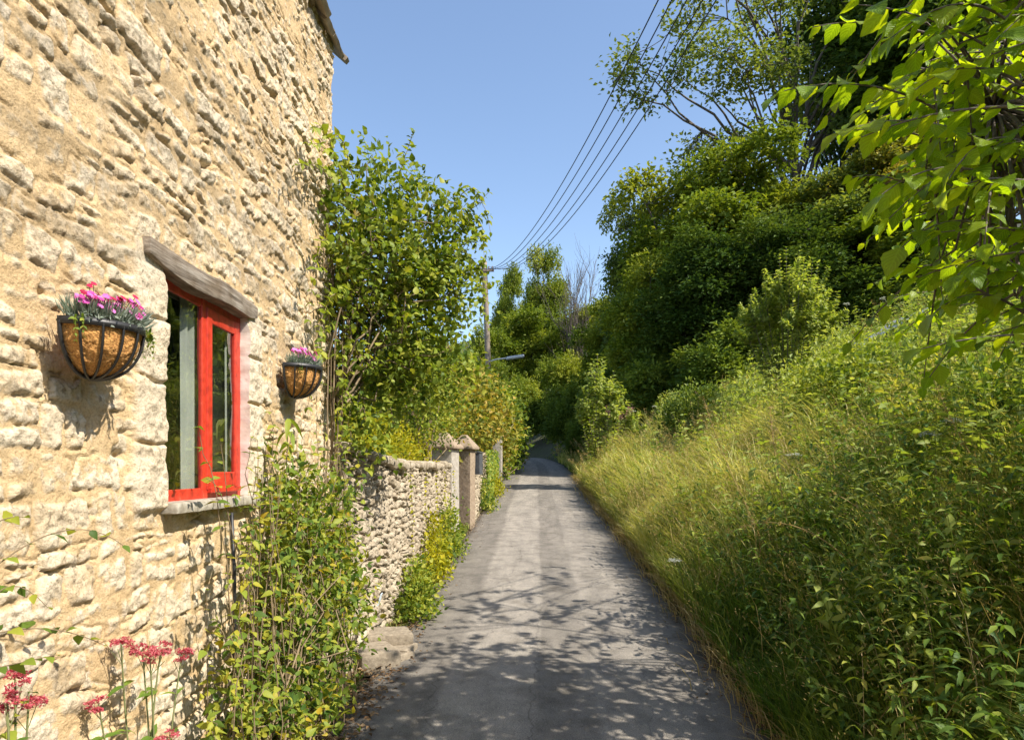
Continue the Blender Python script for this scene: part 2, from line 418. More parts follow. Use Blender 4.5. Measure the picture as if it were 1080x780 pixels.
tag(link('ground', g.mesh('ground', smooth=True), gm), kind='structure')

ry = np.concatenate([np.linspace(-30, 0, 61), np.linspace(.1, 20, 200), np.linspace(20.2, 90, 280)])
nl = 35; lat = np.linspace(-1, 1, nl)
LY, LT = np.meshgrid(ry, lat, indexing='ij')
edge = HW + .05 * fbm2(LY * 1.7, np.sign(LT) * 9, 5) + .03 * fbm2(LY * 9, np.sign(LT) * 4, 8)
LX = road_c(LY) + LT * edge
LZ = road_z(LY) + .012 + .035 * (1 - LT ** 2) + .006 * fbm2(LX * 2.5, LY * 1.2, 6) - .03 * sstep(.93, 1, np.abs(LT))
g = G().add(np.stack([LX, LY, LZ], -1).reshape(-1, 3), grid_faces(len(ry), nl)[:, ::-1], uv=np.stack([LT * HW, LY], -1).reshape(-1, 2))
am, nt, b = mat_new('asphalt')
uv = N(nt, 'ShaderNodeUVMap'); sp = N(nt, 'ShaderNodeSeparateXYZ'); nt.links.new(uv.outputs[0], sp.inputs[0])
nw = noise(nt, 1.3, 3); wob = N(nt, 'ShaderNodeMath', operation='MULTIPLY_ADD'); nt.links.new(nw.outputs['Fac'], wob.inputs[0]); wob.inputs[1].default_value = .10; nt.links.new(sp.outputs[0], wob.inputs[2])
lr = N(nt, 'ShaderNodeMapRange'); nt.links.new(wob.outputs[0], lr.inputs[0]); lr.inputs[1].default_value = -1.3; lr.inputs[2].default_value = 1.4
def L(u): return (u + .05 + 1.3) / 2.7
g1 = lambda a: (a * 1.19, a * 1.08, a * .94)
bands = ramp(nt, [(0, (.10, .085, .065)), (L(-1.12), g1(.13)), (L(-.72), g1(.15)), (L(-.66), g1(.215)), (L(-.10), g1(.205)), (L(-.08), g1(.20)), (L(-.045), g1(.145)), (L(.30), g1(.155)), (L(.335), g1(.19)), (L(.8), g1(.185)), (L(1.0), g1(.15)), (1, (.09, .075, .055))])
nt.links.new(lr.outputs[0], bands.inputs[0])
mp = N(nt, 'ShaderNodeMapping'); mp.inputs['Scale'].default_value = (3.2, .35, 1); nt.links.new(uv.outputs[0], mp.inputs[0])
n1 = noise(nt, 1.5, 6, .6, vec=mp.outputs[0]); n2 = noise(nt, 210, 3, .7); n3 = noise(nt, 5, 6, .65)
k1 = ramp(nt, [(.3, (.80, .80, .80)), (.7, (1.18, 1.17, 1.15))]); nt.links.new(n1.outputs['Fac'], k1.inputs[0])
k2 = ramp(nt, [(.32, (.42, .42, .43)), (.5, (.95, .95, .95)), (.68, (1.75, 1.72, 1.65))]); nt.links.new(n2.outputs['Fac'], k2.inputs[0])
k3 = ramp(nt, [(.33, (.70, .69, .67)), (.52, (1, 1, 1)), (.68, (1.18, 1.17, 1.14))]); nt.links.new(n3.outputs['Fac'], k3.inputs[0])
vo = N(nt, 'ShaderNodeTexVoronoi', feature='DISTANCE_TO_EDGE'); vo.inputs['Scale'].default_value = 1.1
mp2 = N(nt, 'ShaderNodeMapping'); mp2.inputs['Scale'].default_value = (1.2, .5, 1); nt.links.new(uv.outputs[0], mp2.inputs[0])
wn = noise(nt, 7, 4, vec=uv.outputs[0]); wmix = mixc(nt, .16, mp2.outputs[0], wn.outputs['Color']); nt.links.new(wmix, vo.inputs['Vector'])
ck = ramp(nt, [(0, (.45, .45, .45)), (.007, (1, 1, 1))]); nt.links.new(vo.outputs['Distance'], ck.inputs[0])
c = mixc(nt, 1, bands.outputs[0], k1.outputs[0], 'MULTIPLY'); c = mixc(nt, 1, c, k2.outputs[0], 'MULTIPLY'); c = mixc(nt, 1, c, k3.outputs[0], 'MULTIPLY')
c = mixc(nt, .7, c, mixc(nt, 1, c, ck.outputs[0], 'MULTIPLY'))
nt.links.new(c, b.inputs['Base Color']); b.inputs['Roughness'].default_value = .85; b.inputs['Specular IOR Level'].default_value = .3
bump(nt, n2.outputs['Fac'], b, .6, .006)
tag(link('lane', g.mesh('lane', smooth=True), am), kind='structure')

# ------------------------------------------------------------------ masonry relief
def masonry(U, V, seed, ch=(.09, .19), sw=(.12, .34), joint=.012, relief=.034, warp=1.0, mlev=.012, mvar=.020, skew=1.0, rr=.32, edge=.018, rg=1.0):
    rng = np.random.default_rng(seed)
    Uw = U + warp * (.045 * fbm2(U * 2.2, V * 2.2, seed, 3) + .014 * fbm2(U * 11, V * 11, seed + 5, 3))
    Vw = V + warp * (.050 * fbm2(U * 1.6 + 4, V * 2.6, seed + 11, 3) + .016 * fbm2(U * 9, V * 9, seed + 17, 3))
    vb = [V.min() - .5]
    while vb[-1] < V.max() + .5: vb.append(vb[-1] + rng.uniform(*ch))
    vb = np.array(vb); ci = np.clip(np.searchsorted(vb, Vw) - 1, 0, len(vb) - 2)
    ul = np.zeros_like(U); ur = np.zeros_like(U); lo = vb[ci]; hi = vb[ci + 1]; sid = np.zeros_like(U)
    for k in range(len(vb) - 1):
        mk = ci == k
        if not mk.any(): continue
        e = [U.min() - 1 - rng.uniform(0, .3)]
        h = vb[k + 1] - vb[k]
        while e[-1] < U.max() + 1: e.append(e[-1] + rng.uniform(sw[0], sw[1]) * (.7 + .3 * h / ch[1]))
        e = np.array(e); j = np.clip(np.searchsorted(e, Uw[mk]) - 1, 0, len(e) - 2)
        ul[mk] = e[j]; ur[mk] = e[j + 1]
        sp = _h(j.astype(float), np.full(j.shape, float(k)), np.zeros(j.shape), seed + 3)
        split = sp < .28                        # two thin stones one above the other
        at = lo[mk] + (hi[mk] - lo[mk]) * (.38 + .24 * sp / .28)
        vv = Vw[mk]; l2 = lo[mk].copy(); h2 = hi[mk].copy()
        top = split & (vv > at); bot = split & (vv <= at)
        l2[top] = at[top]; h2[bot] = at[bot]
        lo[mk] = l2; hi[mk] = h2
        sid[mk] = j + k * 131.0 + np.where(top, .5, 0)
    cu, cv = (ul + ur) / 2, (lo + hi) / 2
    a, bb = (ur - ul) / 2 - joint, (hi - lo) / 2 - joint
    r = np.minimum(a, bb) * rr
    lx, ly = Uw - cu, Vw - cv
    k1 = _h(sid * 2, np.ones_like(U) * 5, np.zeros_like(U), seed + 35) - .5; k2 = _h(sid * 2, np.ones_like(U) * 6, np.zeros_like(U), seed + 36) - .5
    lx, ly = lx + ly * k1 * .55 * skew, ly + lx * k2 * .30 * skew
    qx, qy = np.abs(lx) - (a - r), np.abs(ly) - (bb - r)
    d = r - (np.hypot(np.maximum(qx, 0), np.maximum(qy, 0)) + np.minimum(np.maximum(qx, qy), 0))
    d = d + edge * fbm2(U * 22, V * 22, seed + 21, 4, .6)
    h1 = _h(sid * 2, np.zeros_like(U), np.zeros_like(U), seed + 31); h2_ = _h(sid * 2, np.ones_like(U), np.zeros_like(U), seed + 32)
    h3 = _h(sid * 2, np.ones_like(U) * 2, np.zeros_like(U), seed + 33); h4 = _h(sid * 2, np.ones_like(U) * 3, np.zeros_like(U), seed + 34)
    face = relief * (.55 + .7 * h1) + (h2_ - .5) * .12 * lx + (h3 - .42) * .15 * ly
    rid = 1 - np.abs(fbm2(U * 20, V * 24, seed + 41, 4))
    rough = rg * (.016 * fbm2(U * 11, V * 13, seed + 43, 4, .6) + .018 * (rid - .75) + .012 * fbm2(U * 45, V * 50, seed + 47, 3, .6))
    prof = np.clip(d / .011, -1, 1); prof = np.where(prof > 0, np.maximum(prof, 0) ** .6, prof * 2)
    sh = face * prof + rough * np.clip(prof, 0, 1)
    under = sstep(.0, -.03, d) * 0
    mor = mlev + mvar * fbm2(U * 2.8, V * 2.8, seed + 51, 3) + .004 * fbm2(U * 30, V * 30, seed + 53, 3)
    hole = sstep(.30, .55, fbm2(U * 7, V * 9, seed + 57, 3)) * .03      # joints washed out here and there
    mor = mor - hole - .009 * np.exp(-((d + .002) / .0045) ** 2) * sstep(-.1, .25, fbm2(U * 6, V * 8, seed + 58, 2))
    H = np.maximum(sh, mor)
    st = sstep(-.002, .004, sh - mor)
    return H, st, h4

# ------------------------------------------------------------------ the cottage
WX = -1.225
cot = thing('stone_cottage', 'tall honey-coloured rubble stone cottage side with one small red window', 'cottage', (WX, 2.5, 0))
OY0, OY1, OZ0, OZ1 = 2.41, 3.17, 1.625, 2.466
def snap(a, vals):
    for v in vals: a[np.argmin(abs(a - v))] = v
    return a
cy = snap(np.unique(np.concatenate([np.linspace(-2.5, .9, 120), np.linspace(.9, 4.74, 740)])), [OY0, OY1])
cz = snap(np.linspace(-.35, 4.78, 950), [OZ0, OZ1])
UU, VV = np.meshgrid(cy, cz, indexing='ij')
H, st, rn = masonry(UU, VV, 12, ch=(.060, .135), sw=(.08, .26), relief=.0115, mlev=.0062, mvar=.006, warp=.95, joint=.007, edge=.012, rg=.55)
# smaller and more rugged stones towards the eaves
H2, st2, rn2 = masonry(UU, VV, 77, ch=(.060, .125), sw=(.09, .30), relief=.0175, mlev=.0092, mvar=.009, warp=1.25, rg=.68, rr=.22, skew=1.6, edge=.014, joint=.008)
kk = sstep(-.1, .1, VV - 2.75 + .5 * fbm2(UU * 1.3, VV * 1.3, 8, 2) + (UU - 2.6) * .12)
H = H * (1 - kk) + H2 * kk; st = st * (1 - kk) + st2 * kk; rn = np.where(kk > .5, rn2, rn)
rn = np.clip(rn + .55 * sstep(1.5, .5, VV + .4 * fbm2(UU * 2, VV * 2, 19, 3)), 0, 1)
# big squared jamb stones beside the window
for (a0, a1) in ((OY0 - .17, OY0), (OY1, OY1 + .16)):
    wob = .02 * fbm2(UU * 4, VV * 7, 61, 3)
    inj = sstep(a0 - .02, a0 + .015, UU + wob) * sstep(a1 + .02, a1 - .004, UU + wob * (1 if a0 > 3 else 0)) * sstep(OZ0 - .03, OZ0, VV) * sstep(OZ1 + .03, OZ1, VV)
    jz = np.min(np.abs(VV[..., None] + .012 * fbm2(UU * 8, VV * 3, 5, 2)[..., None] - np.array([1.84, 2.06, 2.27])), -1)
    jh = .030 + .012 * fbm2(UU * 9, VV * 9, 63, 4) + .008 * fbm2(UU * 34, VV * 34, 65, 3) - .016 * sstep(.012, .0, jz)
    H = H * (1 - inj) + jh * inj; st = np.maximum(st, inj * sstep(.002, .012, jz)); rn = np.where(inj > .5, .75 + .25 * vn2(UU * 3, VV * 4.4, 3), rn)
lt_ = sstep(OY0 - .19, OY0 - .14, UU) * sstep(OY1 + .16, OY1 + .11, UU) * sstep(2.43, 2.45, VV) * sstep(2.57, 2.54, VV)
H = H * (1 - lt_) + np.minimum(H, .012) * lt_
H = H + .03 * fbm2(UU * .7, VV * .7, 71, 2)
Px = WX + H - .03
Py = UU + np.where(UU > 4.6, .02 * fbm2(VV * 7, VV * 0, 73, 3), 0)
Pv = np.stack([Px, Py, VV], -1)
f = grid_faces(len(cy), len(cz))
fc = Pv.reshape(-1, 3)[f].mean(1)
hole = (fc[:, 1] > OY0) & (fc[:, 1] < OY1) & (fc[:, 2] > OZ0) & (fc[:, 2] < OZ1)
g = G().add(Pv.reshape(-1, 3), f[~hole][:, ::-1], rn.ravel())
stv = [st.ravel()]
# far end wall, turned from the ragged corner
ex = np.linspace(0, 4.6, 200)
EX, EZ = np.meshgrid(ex, cz[::3], indexing='ij')
h_, s_, r_e = masonry(EX, EZ, 31)
col = Pv[-1, ::3]
ev = np.stack([col[None, :, 0] - EX, col[None, :, 1] + (h_ - h_[:1]) * sstep(0, .1, EX), EZ], -1)
g.add(ev.reshape(-1, 3), grid_faces(200, len(cz[::3]))[:, ::-1], r_e.ravel()); stv.append(s_.ravel())
# gable above the eaves and the near end
gb = np.array([[WX - .0, 4.74, 4.7], [WX - 4.6, 4.74, 4.7], [WX - 2.3, 4.74, 6.9], [WX, -2.5, -.4], [WX - 4.6, -2.5, -.4], [WX - 4.6, -2.5, 4.7], [WX - 2.3, -2.5, 6.9], [WX, -2.5, 4.7]])
g.add(gb, [np.array([[0, 2, 1]]), np.array([[3, 4, 5, 6, 7]])], .5); stv.append(np.ones(8))
part('wall', g, M['cottage'], cot, smooth=True, extra={'stone': np.concatenate(stv)})

# window reveal, frame, panes
iy0, iy1 = np.argmin(abs(cy - OY0)), np.argmin(abs(cy - OY1)); iz0, iz1 = np.argmin(abs(cz - OZ0)), np.argmin(abs(cz - OZ1))
FX = -1.262                                                    # face of the window frame
g = G()
for line, fl in ((Pv[iy0, iz0:iz1 + 1], 0), (Pv[iy1, iz0:iz1 + 1], 1), (Pv[iy0:iy1 + 1, iz1], 0), (Pv[iy0:iy1 + 1, iz0], 1)):
    nd = 7; dep = np.linspace(0, 1, nd)[:, None, None]
    back = line.copy(); back[:, 0] = FX - .16
    gv = line[None] * (1 - dep) + back[None] * dep
    w = fbm3(gv.reshape(-1, 3) * 16, 81).reshape(gv.shape[:2]) * .010 * np.sin(pi * dep[..., 0])
    ax = 1 if abs(line[0, 1] - line[-1, 1]) < .1 else 2
    gv[..., ax] += w
    ff = grid_faces(nd, len(line)); g.add(gv.reshape(-1, 3), ff if fl else ff[:, ::-1])
part('window_reveal', g, M['reveal'], cot, smooth=True)

def bar(g, x0, x1, y0, y1, z0, z1, bev=.004, mat=0):
    h = np.array([x1 - x0, y1 - y0, z1 - z0]) / 2
    V, Fs = rough_box(h, res=max(h) , r=min(bev, min(h) * .9), amp=0)
    # chamfer needs points on the rim: rebuild with explicit rim rows
    V = []; Fq = []
    def sect(t): return [-t, -t + bev, t - bev, t]
    import itertools
    k = 0
    for ax in range(3):
        o = [q for q in range(3) if q != ax]
        A, B = np.meshgrid(sect(h[o[0]]), sect(h[o[1]]), indexing='ij')
        for sg in (-1, 1):
            p = np.zeros((16, 3)); p[:, o[0]] = A.ravel(); p[:, o[1]] = B.ravel(); p[:, ax] = sg * h[ax]
            fq = grid_faces(4, 4, k); flip = (sg > 0) != (ax != 1)
            Fq.append(fq[:, ::-1] if flip else fq); V.append(p); k += 16
    V = np.concatenate(V); q = np.clip(V, -(h - bev), h - bev); d = V - q; Ln = np.linalg.norm(d, axis=1, keepdims=True)
    V = np.where(Ln > 0, q + bev * d / np.maximum(Ln, 1e-9), V)
    g.add(V + np.array([(x0 + x1) / 2, (y0 + y1) / 2, (z0 + z1) / 2]), np.concatenate(Fq), .5, mat)

win = thing('window', None, None, (FX, OY0, OZ0)); win.parent = cot; win.location = (FX - WX, OY0 - 2.5, OZ0)
YM0, YM1 = 2.775, 2.825
ZT, ZB = OZ1 - .012, OZ0 + .012
g = G(); D0 = FX - .014
bar(g, D0, FX, OY0 - .02, OY0 + .045, OZ0 - .01, OZ1 + .01)
bar(g, D0, FX, OY1 - .035, OY1 + .02, OZ0 - .01, OZ1 + .01)
bar(g, D0, FX + .003, YM0, YM1, OZ0 - .01, OZ1 + .01)
bar(g, D0 + .002, FX - .002, OY0 + .04, OY1 - .03, OZ1 - .055, OZ1 + .008)
bar(g, D0 + .002, FX - .002, OY0 + .04, OY1 - .03, OZ0 - .008, OZ0 + .05)
part('frame', g, M['red'], win)
cs = thing('casement', None, None, (0, 0, 0)); cs.parent = win
g = G(); X0, X1 = FX - .010, FX + .008; a0, a1, b0, b1 = YM1 - .012, OY1 - .028, OZ0 + .04, OZ1 - .045
bar(g, X0, X1, a0, a0 + .048, b0, b1); bar(g, X0, X1, a1 - .05, a1, b0, b1)
bar(g, X0 + .001, X1 - .002, a0 + .046, a1 - .048, b1 - .06, b1 - .001); bar(g, X0 + .001, X1 - .002, a0 + .046, a1 - .048, b0 + .001, b0 + .075)
bar(g, X1 - .03, X1 + .012, a0 + .01, a1 - .01, b0 - .012, b0 + .012)        # drip bar
part('sash', g, M['red'], cs)
def pane(name, y0, y1, z0, z1, x, parent):
    ny, nz = 8, 16; A, B = np.meshgrid(np.linspace(y0, y1, ny), np.linspace(z0, z1, nz), indexing='ij')
    g = G(); g.add(np.stack([x + .0035 * fbm2(A * 3, B * 3, 9, 2), A, B], -1).reshape(-1, 3), grid_faces(ny, nz)[:, ::-1]); return part(name, g, M['glass'], parent, smooth=True)
pane('pane', OY0 + .04, YM0 + .003, OZ0 + .045, OZ1 - .05, FX - .007, win)
pane('pane', a0 + .044, a1 - .046, b0 + .07, b1 - .056, FX - .001, cs)
# room behind
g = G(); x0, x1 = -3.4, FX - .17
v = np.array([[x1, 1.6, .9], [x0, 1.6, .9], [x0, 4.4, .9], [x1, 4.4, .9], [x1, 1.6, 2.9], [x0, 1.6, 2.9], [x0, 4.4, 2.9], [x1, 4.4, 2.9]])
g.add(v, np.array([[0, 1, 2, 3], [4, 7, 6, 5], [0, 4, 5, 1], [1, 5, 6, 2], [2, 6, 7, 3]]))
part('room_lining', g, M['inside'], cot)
for y0_, y1_ in ((2.705, 2.95), (3.10, 3.165)):
    g = G(); yy = np.linspace(y0_, y1_, 60); zz = np.linspace(1.60, 2.5, 12); A, B = np.meshgrid(yy, zz, indexing='ij')
    g.add(np.stack([FX - .045 + .010 * np.sin(A * 150) + .006 * np.sin(A * 61 + B), A, B], -1).reshape(-1, 3), grid_faces(60, 12)[:, ::-1])
    part('curtain', g, M['curtain'], win, smooth=True)
# lintel: a crooked old timber
V, Fs = rough_box((.085, .485, .034), .012, .007, .003, 34, 3, big=.003)
t = V[:, 1] / .485
V[:, 2] += -.011 * (1 - t ** 2) * (V[:, 2] < 0) * 1.6 + .006 * np.sin(t * 5) - .012 * (t < -.6) * 0
V[:, 2] = np.where(V[:, 2] < 0, V[:, 2] * (1 - .35 * sstep(.75, 1, np.abs(t))), V[:, 2])
V[:, 0] += .008 * np.sin(t * 3 + 1)
part('lintel', G().add(V + np.array([-1.290, 2.775, 2.495]), Fs), M['timber'], cot, smooth=True)
V, Fs = rough_box((.085, .395, .02), .014, .008, .003, 30, 5)
part('sill', G().add(V + np.array([-1.262, 2.80, 1.612]), Fs), M['sill'], cot, smooth=True)
# eaves: stone tiles on a rafter board
rng = np.random.default_rng(4); g = G(); sl = radians(42)
for row in range(17):
    y = -2.6 + rng.uniform(-.1, 0)
    while y < 4.84:
        w = rng.uniform(.16, .30); w = min(w, 4.90 - y) if y + w > 4.80 else w
        if w < .06: break
        V, Fs = rough_box((.17, w / 2 - .003, rng.uniform(.013, .02)), .06 if row > 2 else .03, .006, .006, 14, int(rng.integers(999)))
        V = rot_axis(V, (0, 1, 0), sl + rng.uniform(-.05, .03)); s_ = row * .205
        g.add(V + np.array([WX - .045 - (s_ + .05) * cos(sl) + rng.uniform(-.015, .015), y + w / 2, 4.77 + (s_) * sin(sl) + rng.uniform(-.004, .006)]), Fs, rng.uniform())
        y += w
for s_ in (-1,):
    V, Fs = rough_box((1.75, 3.7, .02), .4, .01, 0, 5, 1); V = rot_axis(V, (0, 1, 0), -sl); g.add(V + np.array([WX - 3.5, 1.12, 5.85]), Fs)
part('roof', g, M['rooftile'], cot, smooth=True)
# thin downpipe under the sill
p = np.array([[-1.175, 2.86, 1.57], [-1.165, 2.865, 1.3], [-1.165, 2.87, .9], [-1.16, 2.87, .1]])
part('cable_pipe', G().add(*tube(p, .008, 8, True)), M['black_iron'], cot, smooth=True)

# ------------------------------------------------------------------ wall baskets and their pinks
BR = .136
def basket():
    t = thing('wall_basket', 'half-round black wire basket with coir liner left of the red window, under dense pinks', 'basket', (0, 0, 0), 'wall baskets beside the window')
    g = G(); nu, nv = 120, 70
    th = np.linspace(0, pi, nu); ph = np.linspace(0, pi / 2, nv)
    A, B = np.meshgrid(th, ph, indexing='ij')
    r = (BR - .007) * (1 + .05 * fbm2(A * 7, B * 8, 3, 5, .7))
    V = np.stack([r * np.sin(A) * np.cos(B) ** .8, -r * np.cos(A) * np.cos(B) ** .8, -r * np.sin(B) * 1.02], -1)
    g.add(V.reshape(-1, 3), grid_faces(nu, nv))
    g.add(np.array([[0.003, -r.max() * .98, 0], [0.003, r.max() * .98, 0], [.003, 0, -r.max()]]), np.array([[0, 1, 2]]))
    link('liner', g.mesh('liner', smooth=True), M['coir'], t)
    g = G()
    th = np.linspace(0, pi, 40); nu = 40; rim = np.stack([BR * np.sin(th), -BR * np.cos(th), np.zeros(nu)], 1)
    # flat rim strap
    V = np.concatenate([np.stack([k * np.sin(th), -k * np.cos(th), np.full(nu, z)], 1) for k, z in ((BR - .001, .011), (BR + .004, .011), (BR + .004, -.009), (BR - .001, -.009), (BR - .001, .011))])
    g.add(V, grid_faces(5, nu))
    g.add(*tube([[0, -BR, .0], [0, 0, 0], [0, BR, 0]], .005, 8, True))
    for k in range(1, 8):
        a = pi * k / 8; q = np.linspace(0, pi / 2, 14)
        P = np.stack([(BR + .001) * np.sin(a) * np.cos(q) ** .8, -(BR + .001) * np.cos(a) * np.cos(q) ** .8, -(BR + .001) * np.sin(q) * 1.02], 1)
        g.add(*tube(P, .0038, 6))
    for s_ in (-1, 1):
        q = np.linspace(0, pi / 2, 14); P = np.stack([np.full(14, .004), s_ * BR * np.cos(q) ** .8, -BR * np.sin(q) * 1.02], 1); g.add(*tube(P, .0055, 8))
    link('wire_frame', g.mesh('wire_frame', smooth=True), M['black_iron'], t)
    n = 24; A, B = np.meshgrid(np.linspace(0, pi, n), np.linspace(0, 1, 8), indexing='ij')
    g = G().add(np.stack([(BR - .012) * B * np.sin(A), -(BR - .012) * B * np.cos(A), -.012 + .02 * (1 - B ** 2) + .006 * fbm2(A * 6, B * 6, 4)], -1).reshape(-1, 3), grid_faces(n, 8))
    link('compost', g.mesh('compost', smooth=True), M['soil'], t)
    return t
b1 = basket(); b1.location = (WX + .028, 1.935, 2.145)
b2 = dup(b1, (WX + .028, 3.72, 2.298), sc=(1.15, 1.15, 1.15), label='half-round black wire basket with coir liner beyond the red window, near the corner')

def shoot(gs, gl, rng, P, tpl, size, n, r=.003, opposite=True, tint=(0.3, .9), droop=.2):
    """a single shoot: stem along P with leaves in pairs"""
    P = np.asarray(P, float); gs.add(*tube(P, np.linspace(r, r * .4, len(P)), 5))
    s_ = np.linspace(.12, 1, n); idx = s_ * (len(P) - 1); i0 = np.clip(idx.astype(int), 0, len(P) - 2); fr = (idx - i0)[:, None]
    pos = P[i0] * (1 - fr) + P[i0 + 1] * fr; T = nrm(P[i0 + 1] - P[i0])
    side = nrm(np.cross(T, np.tile([[0.1, .2, 1.0]], (n, 1)))); upv = np.cross(side, T)
    for s2 in ((-1, 1) if opposite else (1,)):
        sg = s2 if opposite else np.where(np.arange(n) % 2, 1, -1)[:, None]
        ang = rng.uniform(-.7, .7, n)[:, None] + (np.arange(n) % 2)[:, None] * 1.2 * opposite
        sd = side * np.cos(ang) + upv * np.sin(ang)
        d = sd * sg + T * .5 + np.array([0, 0, -droop]) + rng.normal(0, .15, (n, 3))
        leaves(gl, tpl, pos, d, nrm(np.tile([[.3, -.2, 1.0]], (n, 1)) + rng.normal(0, .35, (n, 3))), rng.uniform(size[0], size[1], n) * (1 - .35 * s_ ** 3), 1, rng.uniform(tint[0], tint[1], n))

OV = leaf_ovate(.55, 5, 3, .16, .22)
PETAL = leaf_kite(.75, .05, .6)
def pinks(label, loc, seed, n_fl, crimson, spread=1.0, loose=False):
    rng = np.random.default_rng(seed)
    t = thing('pinks_plant', label, 'flowers', loc, 'pinks in the wall baskets')
    g = G(); n = 1300
    a = rng.uniform(0, pi, n); r = (BR - .02) * np.sqrt(rng.uniform(0, 1, n))
    base = np.stack([r * np.sin(a) + .005, -r * np.cos(a), np.full(n, .0)], 1)
    d = nrm(np.stack([.9 * base[:, 0] / BR + rng.normal(0, .3, n), .9 * base[:, 1] / BR + rng.normal(0, .3, n), rng.uniform(.7, 1.5, n)], 1))
    leaves(g, leaf_kite(.10, .02, .35), base + d * rng.uniform(0, .045, n)[:, None], d, rdir(rng, n), rng.uniform(.022, .05, n), 1, rng.uniform(0, 1, n))
    m_ = 220; a = rng.uniform(0, pi, m_); r = (BR + .002) * np.sqrt(rng.uniform(.55, 1, m_)); bs = np.stack([r * np.sin(a) + .006, -r * np.cos(a), rng.uniform(.0, .03, m_)], 1)
    leaves(g, leaf_kite(.4, .1), bs, rdir(rng, m_) + np.array([.3, 0, .5]), rdir(rng, m_), rng.uniform(.012, .022, m_), 1, rng.uniform(.3, 1, m_))
    o = worigin(t); lf = link('leaf_tuft', g.mesh('leaf_tuft'), M['lf_silver'] if not loose else M['lf_silver'], t)
    for k in range(9):
        g = G(); a = rng.uniform(.2, .6) if k < 2 else rng.uniform(1.9, 2.9); p0 = np.array([BR * sin(a), -BR * cos(a), .005]); p2 = p0 * 1.12 + [.01, 0, -rng.uniform(.02, .075)]
        shoot(g, g, rng, bez(p0, p0 * 1.15 + [.01, 0, .015], p2, 7), OV, (.010, .018), 8, .0009, tint=(.2, .9))
        link('trailing_sprig', g.mesh('trailing_sprig'), M['lf_herb'], t)
    gs = G(); heads = []
    for k in range(n_fl):
        g = G(); g2 = g
        a = rng.uniform(.0, pi); r = (BR - .01) * math.sqrt(rng.uniform(0, 1))
        h = rng.uniform(.055, .10) - .03 * (r / BR) ** 2 + (.022 if k < crimson else 0)
        if loose: h += .012
        p0 = np.array([r * .7 * sin(a) + .01, -r * .7 * cos(a), .0]); p1 = np.array([r * 1.06 * sin(a) + .012, -r * 1.06 * cos(a), h])
        gs.add(*tube(bez(p0, (p0 + p1) / 2 + np.array([0, 0, .02]), p1, 5), .0011, 4))
        cl = 1 if not loose else 2
        for q in range(cl):
            c = p1 + rng.normal(0, .006, 3) * q
            nr = nrm(np.array([[.8 * sin(a) + rng.normal(0, .3) + .35, -.6 * cos(a) + rng.normal(0, .35), .8]]))[0]
            u = nrm(np.cross(nr, rdir(rng, 1)))[0]; v = np.cross(nr, u)
            kp = 7; an = np.arange(kp) / kp * 2 * pi
            dd = u * np.cos(an)[:, None] + v * np.sin(an)[:, None] + nr * .25
            leaves(g2 if k < crimson else g, PETAL, np.tile(c, (kp, 1)), dd, np.tile(nr, (kp, 1)), rng.uniform(.0085, .0125), 1.1, np.full(kp, rng.uniform(0, 1)))
        heads.append((g, 'fl_crimson' if k < crimson else 'fl_pink'))
    link('stems', gs.mesh('stems'), M['twig_green'], t)
    for g, m_ in heads:
        o = link('bloom', g.mesh('bloom'), M[m_], t)
        if m_ == 'fl_crimson': o['label'] = 'deep crimson bloom'
    return t
pinks('dense pink and crimson pinks in the basket left of the red window', (WX + .028, 1.935, 2.145), 5, 98, 22)
pinks('looser magenta pinks in the basket beyond the red window', (WX + .028, 3.72, 2.298), 9, 26, 0, loose=True)

# ------------------------------------------------------------------ plants: general
OV = leaf_ovate(.55, 5, 3, .16, .22)
OV_W = leaf_ovate(.72, 5, 3, .12, .18)
LANCE = leaf_ovate(.26, 6, 3, .15, .45)
KITE = leaf_kite(.62, .14)
KITE_N = leaf_kite(.30, .08)

def blob_points(rng, blobs, n, shell=.45):
    """points in a union of ellipsoids, thicker towards the outside; returns point and outward direction"""
    vol = np.array([b[1][0] * b[1][1] * b[1][2] for b in blobs]) ** .75; vol /= vol.sum()
    k = rng.choice(len(blobs), n, p=vol)
    c = np.array([b[0] for b in blobs])[k]; r = np.array([b[1] for b in blobs])[k]
    d = rdir(rng, n); rad = shell + (1 - shell) * rng.uniform(0, 1, n) ** .6
    return c + d * r * rad[:, None], d

def leafy(g, rng, blobs, n, size, tpl, clump=12, spread=.08, shell=.4, tint=(0, 1), outw=.8, up=.35, wid=1.0, droop=0.0, zmin=None):
    nc = max(1, n // clump)
    pc, dc = blob_points(rng, blobs, nc, shell)
    # break the outline up: leave some clumps out in patches
    keep = fbm3(pc * (1.2 / max(.12, spread * 4)), 5, 2) > -.38
    pc, dc = pc[keep], dc[keep]; nc = len(pc)
    ct = rng.uniform(tint[0], tint[1], nc)
    k = np.repeat(np.arange(nc), clump); m_ = len(k)
    pos = pc[k] + rng.normal(0, 1, (m_, 3)) * spread * rng.uniform(.5, 1.2, nc)[k][:, None]
    d = dc[k] * outw + rng.normal(0, .6, (m_, 3)) + np.array([0, 0, up - droop])
    nrmv = nrm(dc[k] * .6 + rng.normal(0, .55, (m_, 3)) + np.array([0, 0, .8]))
    ti = np.clip(ct[k] + rng.normal(0, .16, m_), 0, 1)
    if zmin is not None:
        ok = pos[:, 2] > zmin; pos, d, nrmv, ti = pos[ok], d[ok], nrmv[ok], ti[ok]; m_ = len(pos)
    leaves(g, tpl, pos, d, nrmv, rng.uniform(size[0], size[1], m_), wid, ti)
    return pc, dc

